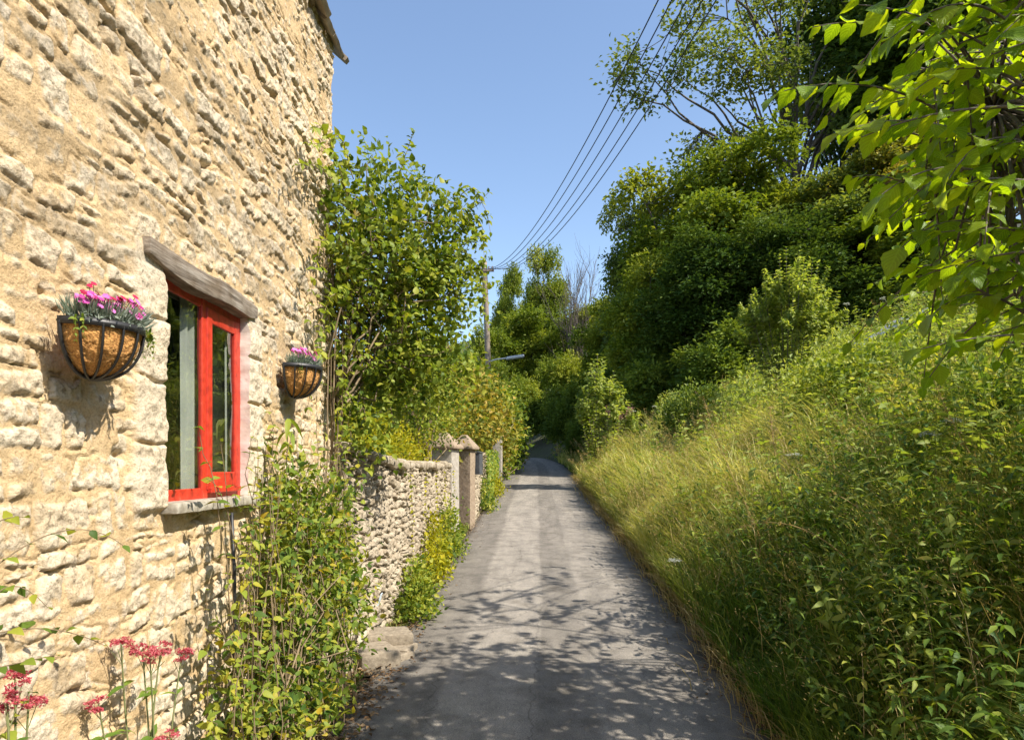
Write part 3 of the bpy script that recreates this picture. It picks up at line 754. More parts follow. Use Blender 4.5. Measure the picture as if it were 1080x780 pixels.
def stems_to(g, rng, bases, tips, r0, n=8, sag=.0, wob=.06, sides=5):
    for tpt in tips:
        b_ = np.asarray(bases[int(rng.integers(len(bases)))], float) + rng.normal(0, .03, 3) * [1, 1, 0]
        L_ = np.linalg.norm(tpt - b_)
        mid = (b_ + tpt) / 2 + np.array([rng.normal(0, .12), rng.normal(0, .12), .22]) * L_ * .6
        P = bez(b_, mid, tpt, n); P[1:-1] += rng.normal(0, wob * .1 * L_, (n - 2, 3))
        g.add(*tube(P, np.linspace(r0, r0 * .35, n), sides))

# ---- honeysuckle over the cottage corner
rng = np.random.default_rng(21)
t = thing('honeysuckle', 'big leafy honeysuckle spilling from the cottage corner with cream flowers', 'climber', (-1.1, 4.95, .3))
blobs = [((-.98, 4.95, 3.05), (.42, .50, .58)), ((-.82, 5.1, 3.3), (.44, .45, .52)), ((-.72, 5.2, 2.78), (.36, .42, .44)), ((-1.02, 5.0, 3.72), (.34, .42, .30)), ((-.62, 5.2, 3.55), (.26, .36, .34)),
         ((-1.1, 4.65, 2.75), (.14, .3, .42)), ((-.85, 5.2, 2.45), (.30, .36, .28)), ((-1.12, 4.55, 3.35), (.14, .26, .34)), ((-1.0, 5.25, 2.3), (.25, .35, .25)), ((-.62, 5.5, 2.55), (.30, .4, .30)), ((-.45, 5.3, 3.1), (.22, .3, .3)), ((-1.08, 4.78, 2.25), (.13, .22, .42)), ((-1.1, 4.8, 1.95), (.10, .16, .22))]
g = G(); pc, dc = leafy(g, rng, blobs, 9500, (.032, .062), OV_W, 9, .09, .35, tint=(.1, .9))
for k in rng.choice(len(pc), 230):
    d_ = nrm((dc[k] + rng.normal(0, .45, 3) + [0, 0, .25])[None])[0]; L_ = rng.uniform(.16, .42); p_ = pc[k]
    shoot(g, g, rng, bez(p_, p_ + d_ * L_ * .6 + [0, 0, .05], p_ + d_ * L_ - [0, 0, rng.uniform(.0, .16)], 7), OV_W, (.032, .062), int(rng.integers(6, 10)), .002, tint=(rng.uniform(0, .5), rng.uniform(.5, 1)), droop=.3)
gs = G(); stems_to(gs, rng, [(-1.18, 4.66, 2.3), (-1.2, 4.85, 2.5), (-1.17, 4.6, 2.2), (-1.18, 4.7, 2.9)], pc[rng.choice(len(pc), 80)], .008, 9, wob=.5)
for k in range(9):                                           # bare stems climbing the corner
    y = rng.uniform(4.35, 4.74); P = np.stack([np.full(9, -1.17) + rng.normal(0, .02, 9), y + .12 * np.sin(np.linspace(0, 4, 9) + rng.uniform(0, 6)) * .4 + rng.normal(0, .012, 9), np.linspace(.3, rng.uniform(2.3, 2.9), 9)], 1)
    gs.add(*tube(P, rng.uniform(.003, .006), 5))
for P in (bez((-.7, 5.1, 3.6), (-.35, 5.0, 3.95), (-.26, 5.0, 3.35), 14), bez((-.65, 5.1, 3.4), (-.30, 5.1, 3.65), (-.18, 5.05, 3.8), 14), bez((-.7, 5.2, 3.2), (-.25, 5.0, 3.6), (-.2, 5.0, 3.0), 14),
          bez((-1.1, 4.6, 3.7), (-1.12, 4.2, 3.75), (-1.13, 3.75, 3.55), 14), bez((-.85, 5.1, 3.8), (-.8, 5.1, 4.2), (-.72, 5.1, 4.28), 12), bez((-1.1, 4.7, 3.75), (-1.1, 4.4, 4.0), (-1.12, 4.25, 3.8), 12),
          bez((-1.15, 4.5, 2.9), (-1.1, 4.15, 2.85), (-1.12, 3.95, 2.55), 12), bez((-1.15, 4.4, 3.2), (-1.12, 3.95, 3.2), (-1.14, 3.8, 2.6), 14), bez((-1.15, 4.3, 2.4), (-1.14, 3.9, 2.6), (-1.14, 3.82, 2.1), 12),
          bez((-1.1, 4.6, 3.6), (-1.13, 4.15, 3.65), (-1.14, 3.6, 3.35), 14), bez((-1.1, 4.65, 3.5), (-1.12, 4.1, 3.9), (-1.14, 3.9, 3.7), 14), bez((-1.13, 4.6, 2.9), (-1.1, 4.7, 2.4), (-1.1, 4.6, 1.9), 12), bez((-1.1, 4.8, 2.8), (-1.0, 4.8, 2.4), (-1.05, 4.75, 1.95), 12), bez((-1.12, 4.5, 2.6), (-1.1, 4.5, 2.2), (-1.13, 4.4, 1.8), 12), bez((-.5, 5.0, 3.0), (-.25, 5.0, 3.3), (-.20, 5.0, 3.25), 12), bez((-.5, 5.0, 3.2), (-.28, 4.9, 3.5), (-.19, 4.95, 3.42), 12), bez((-.5, 5.2, 3.4), (-.15, 5.0, 3.9), (-.22, 5.0, 3.2), 14), bez((-.5, 5.2, 3.0), (-.12, 5.0, 3.5), (-.24, 5.0, 2.85), 14), bez((-.5, 5.2, 3.6), (-.28, 5.0, 4.1), (-.16, 5.0, 3.5), 14), bez((-.9, 5.0, 2.3), (-.85, 5.0, 2.0), (-.95, 4.95, 1.9), 10), bez((-.6, 5.3, 2.7), (-.35, 5.3, 2.6), (-.3, 5.3, 2.4), 10)):
    shoot(gs, g, rng, P + rng.normal(0, .006, P.shape), OV_W, (.04, .07), 13, .004)
part('stem', gs, M['twig'], t, True); part('foliage', g, M['lf_honey'], t, True)
g = G()
for k in rng.choice(len(pc), 26):
    n = 14; d = rdir(rng, n) + dc[k] * 1.2 + np.array([0, 0, .5]); leaves(g, leaf_kite(.16, .05, .8), np.tile(pc[k] + dc[k] * .06, (n, 1)), d, rdir(rng, n), rng.uniform(.03, .05, n), 1, rng.uniform(0, 1, n))
part('blossom', g, M['fl_cream'], t)

# ---- the tangled shrub at the cottage foot
rng = np.random.default_rng(33)
t = thing('climbing_shrub', 'sprawling green shrub with yellowing leaves at the foot of the cottage below the red window', 'shrub', (-1.1, 3.4, .15))
blobs = [((-1.08, 3.35, 1.40), (.12, .40, .34)), ((-1.04, 3.75, 1.30), (.14, .45, .36)), ((-1.05, 3.3, .85), (.14, .45, .40)), ((-1.0, 2.85, .45), (.18, .42, .34)), ((-1.0, 4.05, .95), (.15, .40, .42)),
         ((-1.02, 3.5, .45), (.15, .5, .32)), ((-1.08, 4.2, 1.45), (.12, .3, .30)), ((-1.0, 2.55, .38), (.17, .26, .34)), ((-1.0, 2.9, .3), (.16, .4, .16)), ((-1.12, 3.5, 1.75), (.08, .25, .2)), ((-1.08, 2.75, .85), (.10, .3, .3))]
g = G(); pc, dc = leafy(g, rng, blobs, 6800, (.028, .058), OV, 7, .06, .3, droop=.25, zmin=.2, tint=(0, .8))
gs = G(); stems_to(gs, rng, [(-1.1, 3.0, .17), (-1.12, 3.4, .2), (-1.1, 3.8, .2), (-1.0, 3.2, .18), (-1.05, 2.7, .15)], pc[rng.choice(len(pc), 120)], .006, 9, wob=.35)
for k in range(70):
    y0 = rng.uniform(2.45, 4.3); b_ = np.array([rng.uniform(-1.12, -.95), y0, .3]); tip = np.array([rng.uniform(-1.16, -.90), y0 + rng.uniform(-.45, .4), rng.uniform(.7, 2.0)])
    P = bez(b_, (b_ + tip) / 2 + np.array([.0, 0, .5]), tip, 12) + rng.normal(0, .01, (12, 3)); shoot(gs, g, rng, P, OV, (.026, .06), 13, .003, tint=(.05, .85), droop=.5)
part('stem', gs, M['twig'], t, True); part('foliage', g, M['lf_shrub'], t, True)

rng = np.random.default_rng(35)
t = thing('buddleia_shoot', 'tall shoot with long drooping narrow leaves standing right of the red window', 'plant', (-1.08, 3.4, .2))
g = G(); gs = G()
P = bez((-1.08, 3.4, .2), (-1.12, 3.3, 1.3), (-1.10, 3.36, 2.0), 14); shoot(gs, g, rng, P, LANCE, (.13, .19), 22, .005, tint=(.2, .7), droop=.9)
P = bez((-1.08, 3.4, .5), (-1.05, 3.55, 1.2), (-1.08, 3.62, 1.75), 14); shoot(gs, g, rng, P, LANCE, (.10, .16), 16, .004, tint=(.2, .7), droop=.9)
part('stem', gs, M['twig_green'], t, True); part('foliage', g, M['lf_shrub'], t, True)

rng = np.random.default_rng(36)
t = thing('rose_shoot', 'thin rose shoots reaching over the red window sill', 'plant', (-1.12, 2.7, .2))
g = G(); gs = G()
for P in (bez((-1.12, 2.75, .3), (-1.1, 2.75, 1.4), (-1.12, 2.62, 1.86), 14), bez((-1.12, 2.8, .9), (-1.08, 2.95, 1.7), (-1.12, 3.0, 1.88), 14), bez((-1.1, 2.85, .9), (-1.05, 2.6, 1.7), (-1.1, 2.45, 1.72), 14), bez((-1.14, 2.6, .3), (-1.12, 2.5, .9), (-1.14, 2.55, 1.3), 12)):
    shoot(gs, g, rng, P, OV_W, (.03, .05), 11, .003, opposite=False, droop=.1)
part('stem', gs, M['twig'], t, True); part('foliage', g, M['lf_shrub'], t, True)

rng = np.random.default_rng(37)
t = thing('bramble', 'arching bramble shoots with serrated green leaves against the near cottage wall', 'bramble', (-1.08, 1.45, .1))
g = G(); gs = G()
def w(px, py, d): return np.array([(px - 540) / F * d, d, CAM_H + (495 - py) / F * d])
for pts, n in (((w(-40, 760, 1.45), w(-20, 560, 1.45), w(50, 640, 1.5)), 9), ((w(-60, 690, 1.4), w(30, 640, 1.5), w(110, 680, 1.62)), 11), ((w(-50, 640, 1.4), w(60, 520, 1.55), w(130, 575, 1.75)), 8),
               ((w(-70, 720, 1.4), w(10, 700, 1.45), w(60, 690, 1.5)), 9), ((w(-60, 600, 1.4), w(-10, 540, 1.42), w(25, 545, 1.45)), 7), ((w(-30, 800, 1.5), w(10, 780, 1.52), w(30, 730, 1.55)), 8)):
    shoot(gs, g, rng, bez(*pts, 14), OV_W, (.028, .05), n, .0022, opposite=False, tint=(.0, .7), droop=.1)
part('stem', gs, M['twig'], t, True); part('foliage', g, M['lf_shrub'], t, True)

# ---- red valerian along the wall
def valerian(label, base, heads, seed):
    rng = np.random.default_rng(seed); t = thing('red_valerian', label, 'flowers', base, 'red valerian by the cottage wall')
    g = G(); gs = G()
    for h in heads:
        P = bez(base, (np.asarray(base) + h) / 2 + np.array([rng.normal(0, .04), rng.normal(0, .05), .15]), h, 14)
        gs.add(*tube(P, np.linspace(.004, .0022, 14), 6))
        for q in range(3, 13, 2):
            for s_ in (-1, 1):
                leaves(g, LANCE, P[q:q + 1], np.array([[.2 * s_, s_ * 1.0, .3]]) + rng.normal(0, .3, (1, 3)), np.array([[0.3, 0, 1.0]]), rng.uniform(.04, .065), 1.2, rng.uniform(.2, .6, 1))
        for q in range(3):
            d = rng.normal(0, .02, 3); gs.add(*tube(np.stack([P[-2], P[-2] * .5 + (h + d) * .5, h + d]), .0012, 4))
    part('stem', gs, M['twig_green'], t, True); part('foliage', g, M['lf_herb'], t, True)
    for h in heads:
        g = G(); n = 420; d = rdir(rng, n); d[:, 2] = np.abs(d[:, 2]) * .8 - .15
        c_ = rdir(rng, 9) * np.array([.026, .026, .018]); k = rng.integers(0, 9, n)
        leaves(g, leaf_kite(.6, .1), h + c_[k] + d * rng.uniform(.004, .012, n)[:, None], d + rng.normal(0, .5, (n, 3)), rdir(rng, n), rng.uniform(.005, .009, n), 1, rng.uniform(0, 1, n))
        part('flower_head', g, M['fl_valerian'], t)
valerian('middle clump of red valerian in front of the pale stones', (-1.10, 2.12, .13), [w(128, 680, 2.10), w(150, 686, 2.12), w(170, 684, 2.16), w(158, 692, 2.08), w(104, 742, 2.0), w(192, 690, 2.2)], 41)
valerian('red valerian at the very left edge beside the bramble', (-1.10, 1.58, .1), [w(16, 716, 1.55), w(8, 740, 1.5), w(30, 742, 1.6)], 42)
valerian('low red valerian head nearest the shrub at the cottage foot', (-1.05, 2.3, .14), [w(176, 777, 2.05), w(140, 790, 2.05)], 43)

# ------------------------------------------------------------------ garden wall, gateposts
def wall_x(y): return np.interp(y, [4.6, 5.5, 10.75, 12.8, 20.5], [-1.14, -1.10, -.93, -.70, -.42])
def stone_wall(name, label, y0, y1, top, seed, ny, nz, thick=.36, xoff=0.0):
    t = thing(name, label, 'stone wall', (float(wall_x(y0)), y0, float(road_z(y0))))
    yy = np.linspace(y0, y1, ny); s_ = np.linspace(0, 1, nz)
    base = road_z(yy) - .15; tp = top(yy)
    A, S = np.meshgrid(yy, s_, indexing='ij'); Z = base[:, None] + (tp - base)[:, None] * S
    H, st, rn = masonry(A, Z, seed, ch=(.055, .12), sw=(.07, .22), relief=.036, joint=.007, mlev=-.004, mvar=.016, warp=1.9, skew=1.8)
    X = wall_x(A) + xoff + H - .03 - .05 * S + .03 * fbm2(A * 1.1, Z * 1.4, seed + 3, 2)
    g = G(); g.add(np.stack([X, A, Z], -1).reshape(-1, 3), grid_faces(ny, nz)[:, ::-1], rn.ravel()); sv = [st.ravel()]
    # back and ends
    Xb = np.full_like(X[:, ::12], 0) + (wall_x(A[:, ::12]) + xoff - thick)
    g.add(np.stack([Xb, A[:, ::12], Z[:, ::12]], -1).reshape(-1, 3), grid_faces(ny, Xb.shape[1]), .4); sv.append(np.ones(Xb.size))
    for e, fl in ((0, 1), (-1, 0)):
        k = 20; q = np.linspace(0, 1, k)[:, None]
        col = X[e]; xb = wall_x(yy[e]) + xoff - thick; EX = col[None] * (1 - q) + xb * q; EZ = np.tile(Z[e], (k, 1)); h2, s2, r2 = masonry(EX, EZ, seed + 9, ch=(.055, .115), sw=(.1, .25))
        EY = yy[e] + (h2 * .8) * (-1 if e == 0 else 1) * np.sin(pi * np.clip(q, 0, 1))
        ff = grid_faces(k, nz); g.add(np.stack([EX, EY, EZ], -1).reshape(-1, 3), ff if fl == 0 else ff[:, ::-1], r2.ravel()); sv.append(s2.ravel())
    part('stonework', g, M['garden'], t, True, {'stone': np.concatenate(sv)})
    # coping stones
    rng = np.random.default_rng(seed); g = G(); y = y0 + .02
    while y < y1 - .08:
        L_ = min(rng.uniform(.16, .40), y1 - y); h = rng.uniform(.03, .055); yc = y + L_ / 2
        V, Fs = rough_box((thick / 2 + rng.uniform(.0, .04), L_ / 2 - .006, h), .035, .03, .014, 12, int(rng.integers(999)), big=.02)
        sl = (float(top(np.array([yc + .1]))[0]) - float(top(np.array([yc - .1]))[0])) / .2
        V = rot_axis(V, (1, 0, 0), math.atan(sl) + rng.normal(0, .03)); V = rot_axis(V, (0, 1, 0), rng.normal(.03, .05))
        g.add(V + np.array([float(wall_x(yc)) + xoff - thick / 2 - .02, yc, float(top(np.array([yc]))[0]) + h * .45]), Fs, rng.uniform(.3, 1)); y += L_
    c_ = part('coping', g, M['garden'], t, True, {'stone': np.ones(g.n)})
    return t
top1 = lambda y: np.interp(y, [4.6, 4.85, 5.3, 6.2, 7.5, 9.5, 10.8], [1.86, 1.88, 1.87, 1.80, 1.785, 1.785, 1.79]) + .02 * fbm2(y * 3, y * 0, 4)
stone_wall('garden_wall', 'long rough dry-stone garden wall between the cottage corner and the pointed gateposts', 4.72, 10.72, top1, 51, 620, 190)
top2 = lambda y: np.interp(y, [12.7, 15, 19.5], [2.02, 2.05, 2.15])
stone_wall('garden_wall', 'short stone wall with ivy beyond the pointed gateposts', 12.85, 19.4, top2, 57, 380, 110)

def gatepost(label, x, y, rz, ztop, half, m, cap, seed):
    z0 = float(road_z(y)) - .05
    t = thing('gatepost', label, 'gatepost', (x, y, z0), 'stone gateposts beside the lane')
    hh = (ztop - z0) / 2
    V, Fs = rough_box((half, half, hh), .03, .014, .005, 14, seed, big=.006); V = rotz(V, rz) + np.array([x, y, z0 + hh])
    part('shaft', G().add(V, Fs), m, t, True)
    if cap:
        V, Fs = rough_box((half + .06, half + .06, .10), .025, .012, .005, 14, seed + 1)
        tpz = V[:, 2] > -.055
        k = np.clip((V[:, 2] + .055) / .155, 0, 1); V[:, :2] *= (1 - k * .80)[:, None]; V[:, 2] += k * .06
        part('cap', G().add(rotz(V, rz) + np.array([x, y, ztop + .10]), Fs), M['post'], t, True)
    return t
gatepost('nearer pointed-cap gatepost at the end of the long wall', -1.085, 10.95, radians(-14), 2.08, .19, M['post_pale'], True, 3)
gatepost('farther pointed-cap gatepost carrying the dark letterbox', -.85, 12.25, radians(-14), 2.11, .155, M['post'], True, 8)
gatepost('plain capless stone post beyond the second wall, by the hedge', -.42, 19.9, radians(-6), 2.62, .13, M['post_pale'], False, 12)
# wooden gate between the two posts
t = thing('garden_gate', 'dark boarded gate closed between the two pointed gateposts', 'gate', (-1.0, 11.6, .66))
g = G()
for k in range(8):
    y = 11.18 + k * .115; x = np.interp(y, [11.1, 12.1], [-1.10, -.93]); bar(g, x - .012, x + .012, y, y + .108, .76, 1.86 - .03 * abs(k - 3.5))
part('boards', g, M['shedwood'], t)
for z in (.95, 1.6):
    g = G(); V, Fs = rough_box((.014, .48, .045), .2, .004, 0); V = rotz(V, radians(-9.6)); g.add(V + np.array([-1.045, 11.6, z]), Fs); part('rail', g, M['shedwood'], t)
# letterbox on the far post
t = thing('letterbox', 'dark grey metal letterbox fixed to the farther pointed gatepost', 'letterbox', (-.66, 12.50, 1.75))
g = G(); V, Fs = rough_box((.07, .11, .20), .05, .01, 0); g.add(rotz(V, radians(-14)) + np.array([-.63, 12.51, 1.86]), Fs); part('box', g, M['slate'], t, True)
g = G(); V, Fs = rough_box((.083, .122, .012), .05, .006, 0); V = rot_axis(V, (0, 1, 0), .15); g.add(rotz(V, radians(-14)) + np.array([-.63, 12.51, 2.075]), Fs); part('lid', g, M['slate'], t, True)

# flat stones fallen at the wall foot
for k, (x, y, z, h, rz, lb) in enumerate(((-1.00, 5.42, .40, (.19, .16, .05), .3, 'long flat stone on top of the little heap at the wall foot'), (-.96, 5.30, .335, (.20, .13, .035), -.2, 'thin slab in the middle of the heap at the wall foot'),
                                      (-1.02, 5.06, .33, (.15, .17, .085), .5, 'squat shaded block beside the heap at the wall foot'), (-.86, 5.16, .30, (.10, .10, .06), .9, 'small pale stone at the road side of the heap'))):
    V, Fs = rough_box(h, .025, min(h) * .35, .008, 14, 60 + k, big=.012)
    o = tag(link('fallen_stone', G().add(rotz(V, rz), Fs).mesh('fallen_stone', smooth=True), M['slab']), lb, 'stone', 'stones at the wall foot'); o.location = (x, y, z + .02)
V, Fs = rough_box((.004, .035, .05), .02, .003, .003, 30, 3)
o = tag(link('plastic_tag', G().add(rot_axis(V, (0, 1, 0), .3), Fs).mesh('plastic_tag'), M['scrap']), 'pale blue-white tag among the leaves at the wall foot', 'tag'); o.location = (-1.03, 5.32, .74)
g = None

# ------------------------------------------------------------------ shrubs and trees behind the wall
def shrub(name, label, base, blobs, n, size, mat, seed, clump=10, spread=.1, tpl=KITE, cat='shrub', group=None, nst=24, r0=.02, barkm='twig', shell=.35, **kw):
    rng = np.random.default_rng(seed); t = thing(name, label, cat, base, group)
    g = G(); pc, dc = leafy(g, rng, blobs, n, size, tpl, clump, spread, shell, **kw)
    gs = G(); stems_to(gs, rng, [base], pc[rng.choice(len(pc), nst)], r0, 8, wob=.3)
    part('stem', gs, M[barkm], t, True); part('foliage', g, M[mat], t)
    return t
gz = lambda x, y: float(ground(x, y))
shrub('golden_shrub', 'bright golden-leaved shrub just behind the long garden wall', (-1.9, 7.4, gz(-1.9, 7.4)), [((-1.75, 6.6, 1.85), (.5, .8, .45)), ((-1.65, 7.9, 1.95), (.5, .9, .5)), ((-1.55, 9.2, 1.9), (.45, .9, .42)), ((-2.0, 7.4, 2.25), (.6, .9, .45))], 12000, (.035, .06), 'lf_gold', 61, 10, .07)
shrub('brown_green_shrub', 'dull olive shrub rising behind the pointed gateposts', (-1.8, 12.4, gz(-1.8, 12.4)), [((-1.6, 11.6, 2.4), (.6, .9, .8)), ((-1.5, 13.2, 2.6), (.7, 1.0, .9)), ((-1.9, 12.2, 3.3), (.7, 1, .6)), ((-1.3, 12.6, 2.1), (.4, .7, .5))], 11000, (.06, .10), 'lf_hedge', 62, 9, .14, tpl=OV_W)
shrub('olive_hedge', 'rounded yellow-green hedge bush leaning over the lane beyond the second wall', (-.9, 19, gz(-.9, 19)), [((-1.15, 16, 3.0), (.7, 1.3, .8)), ((-.95, 18.2, 3.2), (.75, 1.4, .9)), ((-.62, 21.2, 3.0), (.75, 1.3, 1.1)), ((-1.3, 18, 3.8), (.9, 1.8, .7))], 13000, (.08, .135), 'lf_hedge', 63, 9, .19, tpl=OV_W)
shrub('verge_bush', 'bushy end of the hedge overhanging the far bend of the lane', (-.2, 25, gz(-.2, 25)), [((-.55, 23.5, 2.9), (.9, 1.6, 1.4)), ((-.4, 26.5, 2.9), (.8, 1.8, 1.4)), ((-.25, 29.5, 3.0), (.7, 1.8, 1.3)), ((-.2, 33, 3.2), (.7, 2, 1.4)), ((-.7, 26, 4.0), (1.0, 2, .9))], 14000, (.10, .17), 'lf_honey', 64, 10, .22, tpl=OV_W)
shrub('dark_laurel', 'darker green bush behind the olive shrub, left of the wooden pole', (-2.6, 17, gz(-2.6, 17)), [((-2.3, 16, 3.6), (1.0, 1.2, 1.3)), ((-1.9, 18, 3.9), (1.0, 1.2, 1.2)), ((-2.6, 17, 4.6), (1.0, 1.2, .9)), ((-1.4, 20, 4.1), (.9, 1.2, 1.2))], 11000, (.07, .11), 'lf_tree2', 65, 9, .16)
shrub('climbing_rose', 'ragged climbing plant just below the honeysuckle over the garden wall', (-1.5, 9.8, gz(-1.5, 9.8)), [((-1.35, 9.4, 2.6), (.4, .8, .45)), ((-1.5, 9.6, 3.1), (.5, .9, .55)), ((-1.2, 10.4, 2.5), (.35, .6, .4))], 5200, (.04, .075), 'lf_honey', 66, 8, .1)
# weeds at the wall foot
for k, (x, y, h, r, m_, lb) in enumerate(((-.86, 6.6, .34, .22, 'lf_honey', 'leafy weeds with reddish tips at the near foot of the long wall'), (-.86, 8.0, .55, .26, 'lf_gold', 'tall yellow-green weeds halfway along the long wall foot'),
                                       (-.80, 9.4, .55, .26, 'lf_honey', 'bushy lime-green weeds at the long wall foot just before the gatepost'), (-.52, 14.6, .55, .28, 'lf_herb', 'dark trailing weeds along the foot of the second wall'), (-.40, 17.6, .6, .3, 'lf_gold', 'bright weeds at the far end of the second wall'))):
    z = float(road_z(y))
    shrub('wall_foot_weeds', lb, (x - .05, y, z), [((x - .06, y, z + h * .45), (r * .75, r * 2.4, h * .55)), ((x - .10, y + .3, z + h * .9), (r * .4, r * 1.8, h * .5)), ((x + .02, y - .4, z + h * .25), (r * .7, r * 1.5, h * .3))], 1700, (.03, .06), m_, 70 + k, 7, .06, tpl=OV_W, cat='weeds', group='weeds along the garden wall', nst=14, r0=.004, barkm='twig_green', shell=.2)
# trailing strands down the face of the long wall
rng = np.random.default_rng(78)
t = thing('trailing_creeper', 'thin yellow-green creeper strands hanging down the long garden wall', 'creeper', (-1.0, 8.6, 1.8))
g = G(); gs = G()
for y in (6.9, 7.9, 8.7, 9.6, 10.5):
    x = float(wall_x(y)) + .03; P = np.stack([x + rng.normal(0, .008, 16), y + np.cumsum(rng.normal(0, .02, 16)), np.linspace(float(top1(np.array([y]))[0]) + .05, float(road_z(y)) + .3, 16)], 1)
    shoot(gs, g, rng, P, OV_W, (.025, .045), 20, .003, droop=.2)
part('stem', gs, M['twig'], t, True); part('foliage', g, M['lf_gold'], t, True)
# ivy on the second wall
rng = np.random.default_rng(79); g = G()
n = 1500; yy = rng.uniform(15, 19.3, n); zz = rng.uniform(0, 1, n) ** .8; ok = fbm2(yy * 1.1, zz * 2.5, 3) > -.25; yy, zz = yy[ok], zz[ok]; n = len(yy)
z = road_z(yy) + (top2(yy) + .15 - road_z(yy)) * zz
leaves(g, OV_W, np.stack([wall_x(yy) + .02 + rng.uniform(0, .08, n), yy, z], 1), np.array([.5, 0, -.8]) + rng.normal(0, .5, (n, 3)), np.array([1.0, -.2, .5]) + rng.normal(0, .3, (n, 3)), rng.uniform(.05, .09, n), 1, rng.uniform(.1, .9, n))
t = thing('wall_ivy', 'patchy ivy clinging to the second wall beyond the gateposts', 'ivy', (-.6, 16.5, 1.0)); part('foliage', g, M['lf_herb'], t, True)

# ------------------------------------------------------------------ pole, lamp, wires
PX, PY, PT = -1.29, 32.0, 11.5
t = thing('telegraph_pole', 'weathered wooden telegraph pole standing above the left hedge', 'pole', (-.95, PY, gz(-.95, PY)))
P = np.stack([np.linspace(-.95, PX, 10), np.full(10, PY), np.linspace(gz(-.95, PY) - .1, PT, 10)], 1)
part('shaft', G().add(*tube(P, np.linspace(.15, .115, 10), 12, True)), M['polewood'], t, True)
g = G(); bar(g, PX - .45, PX + .45, PY - .14, PY - .02 - .02, PT - .50, PT - .38); part('crossarm', g, M['polewood'], t)
offs = (-.36, -.19, 0, .2, .37)
for o_ in offs:
    p0 = np.array([PX + o_, PY - .1, PT - .37]); pts = np.stack([p0 + np.array([0, 0, z]) for z in (0, .03, .05, .09, .12)])
    part('insulator', G().add(*tube(pts, [.02, .045, .03, .045, .02], 8, True)), M['porcelain'], t, True)
names = ['overhead wire farthest to the left of the five', 'overhead wire second from the left of the five', 'middle overhead wire of the five', 'overhead wire second from the right of the five', 'overhead wire farthest to the right of the five']
for o_, lb in zip(offs, names):
    s_ = np.linspace(0, 41, 60)
    P = np.stack([PX + o_ + .15 * s_, PY - .1 - s_, PT - .26 - .362 * s_ + .00895 * s_ ** 2], 1)
    tag(link('overhead_wire', G().add(*tube(P, .0095, 6, True)).mesh('overhead_wire', smooth=True), M['wire']), lb, 'wire', 'overhead wires from the telegraph pole')
s_ = np.linspace(0, 30, 40); P = np.stack([PX - .36 - .28 * s_, PY + .0 + s_ * .8, PT - .4 - .07 * s_ + .0012 * s_ ** 2], 1)
tag(link('overhead_wire', G().add(*tube(P, .010, 6, True)).mesh('overhead_wire', smooth=True), M['wire']), 'single wire leaving the pole down to the left behind the honeysuckle', 'wire', 'overhead wires from the telegraph pole')
# small street lamp on a bracket from the pole
zl = CAM_H + (495 - 379) / F * PY
t = thing('street_lamp', 'pale grey lamp head on a short arm from the wooden pole', 'street lamp', (PX + .3, PY - .2, zl))
part('arm', G().add(*tube([[-1.08, PY - .1, zl - .12], [-.7, PY - .2, zl - .02], [-.2, PY - .3, zl + .02]], .035, 8, True)), M['lampgrey'], t, True)
V, Fs = rough_box((.42, .15, .075), .05, .06, 0); V[:, 2] += .1 * (V[:, 0] / .42) * .6; part('lamp_head', G().add(V + np.array([.15, PY - .3, zl + .05]), Fs), M['lampgrey'], t, True)

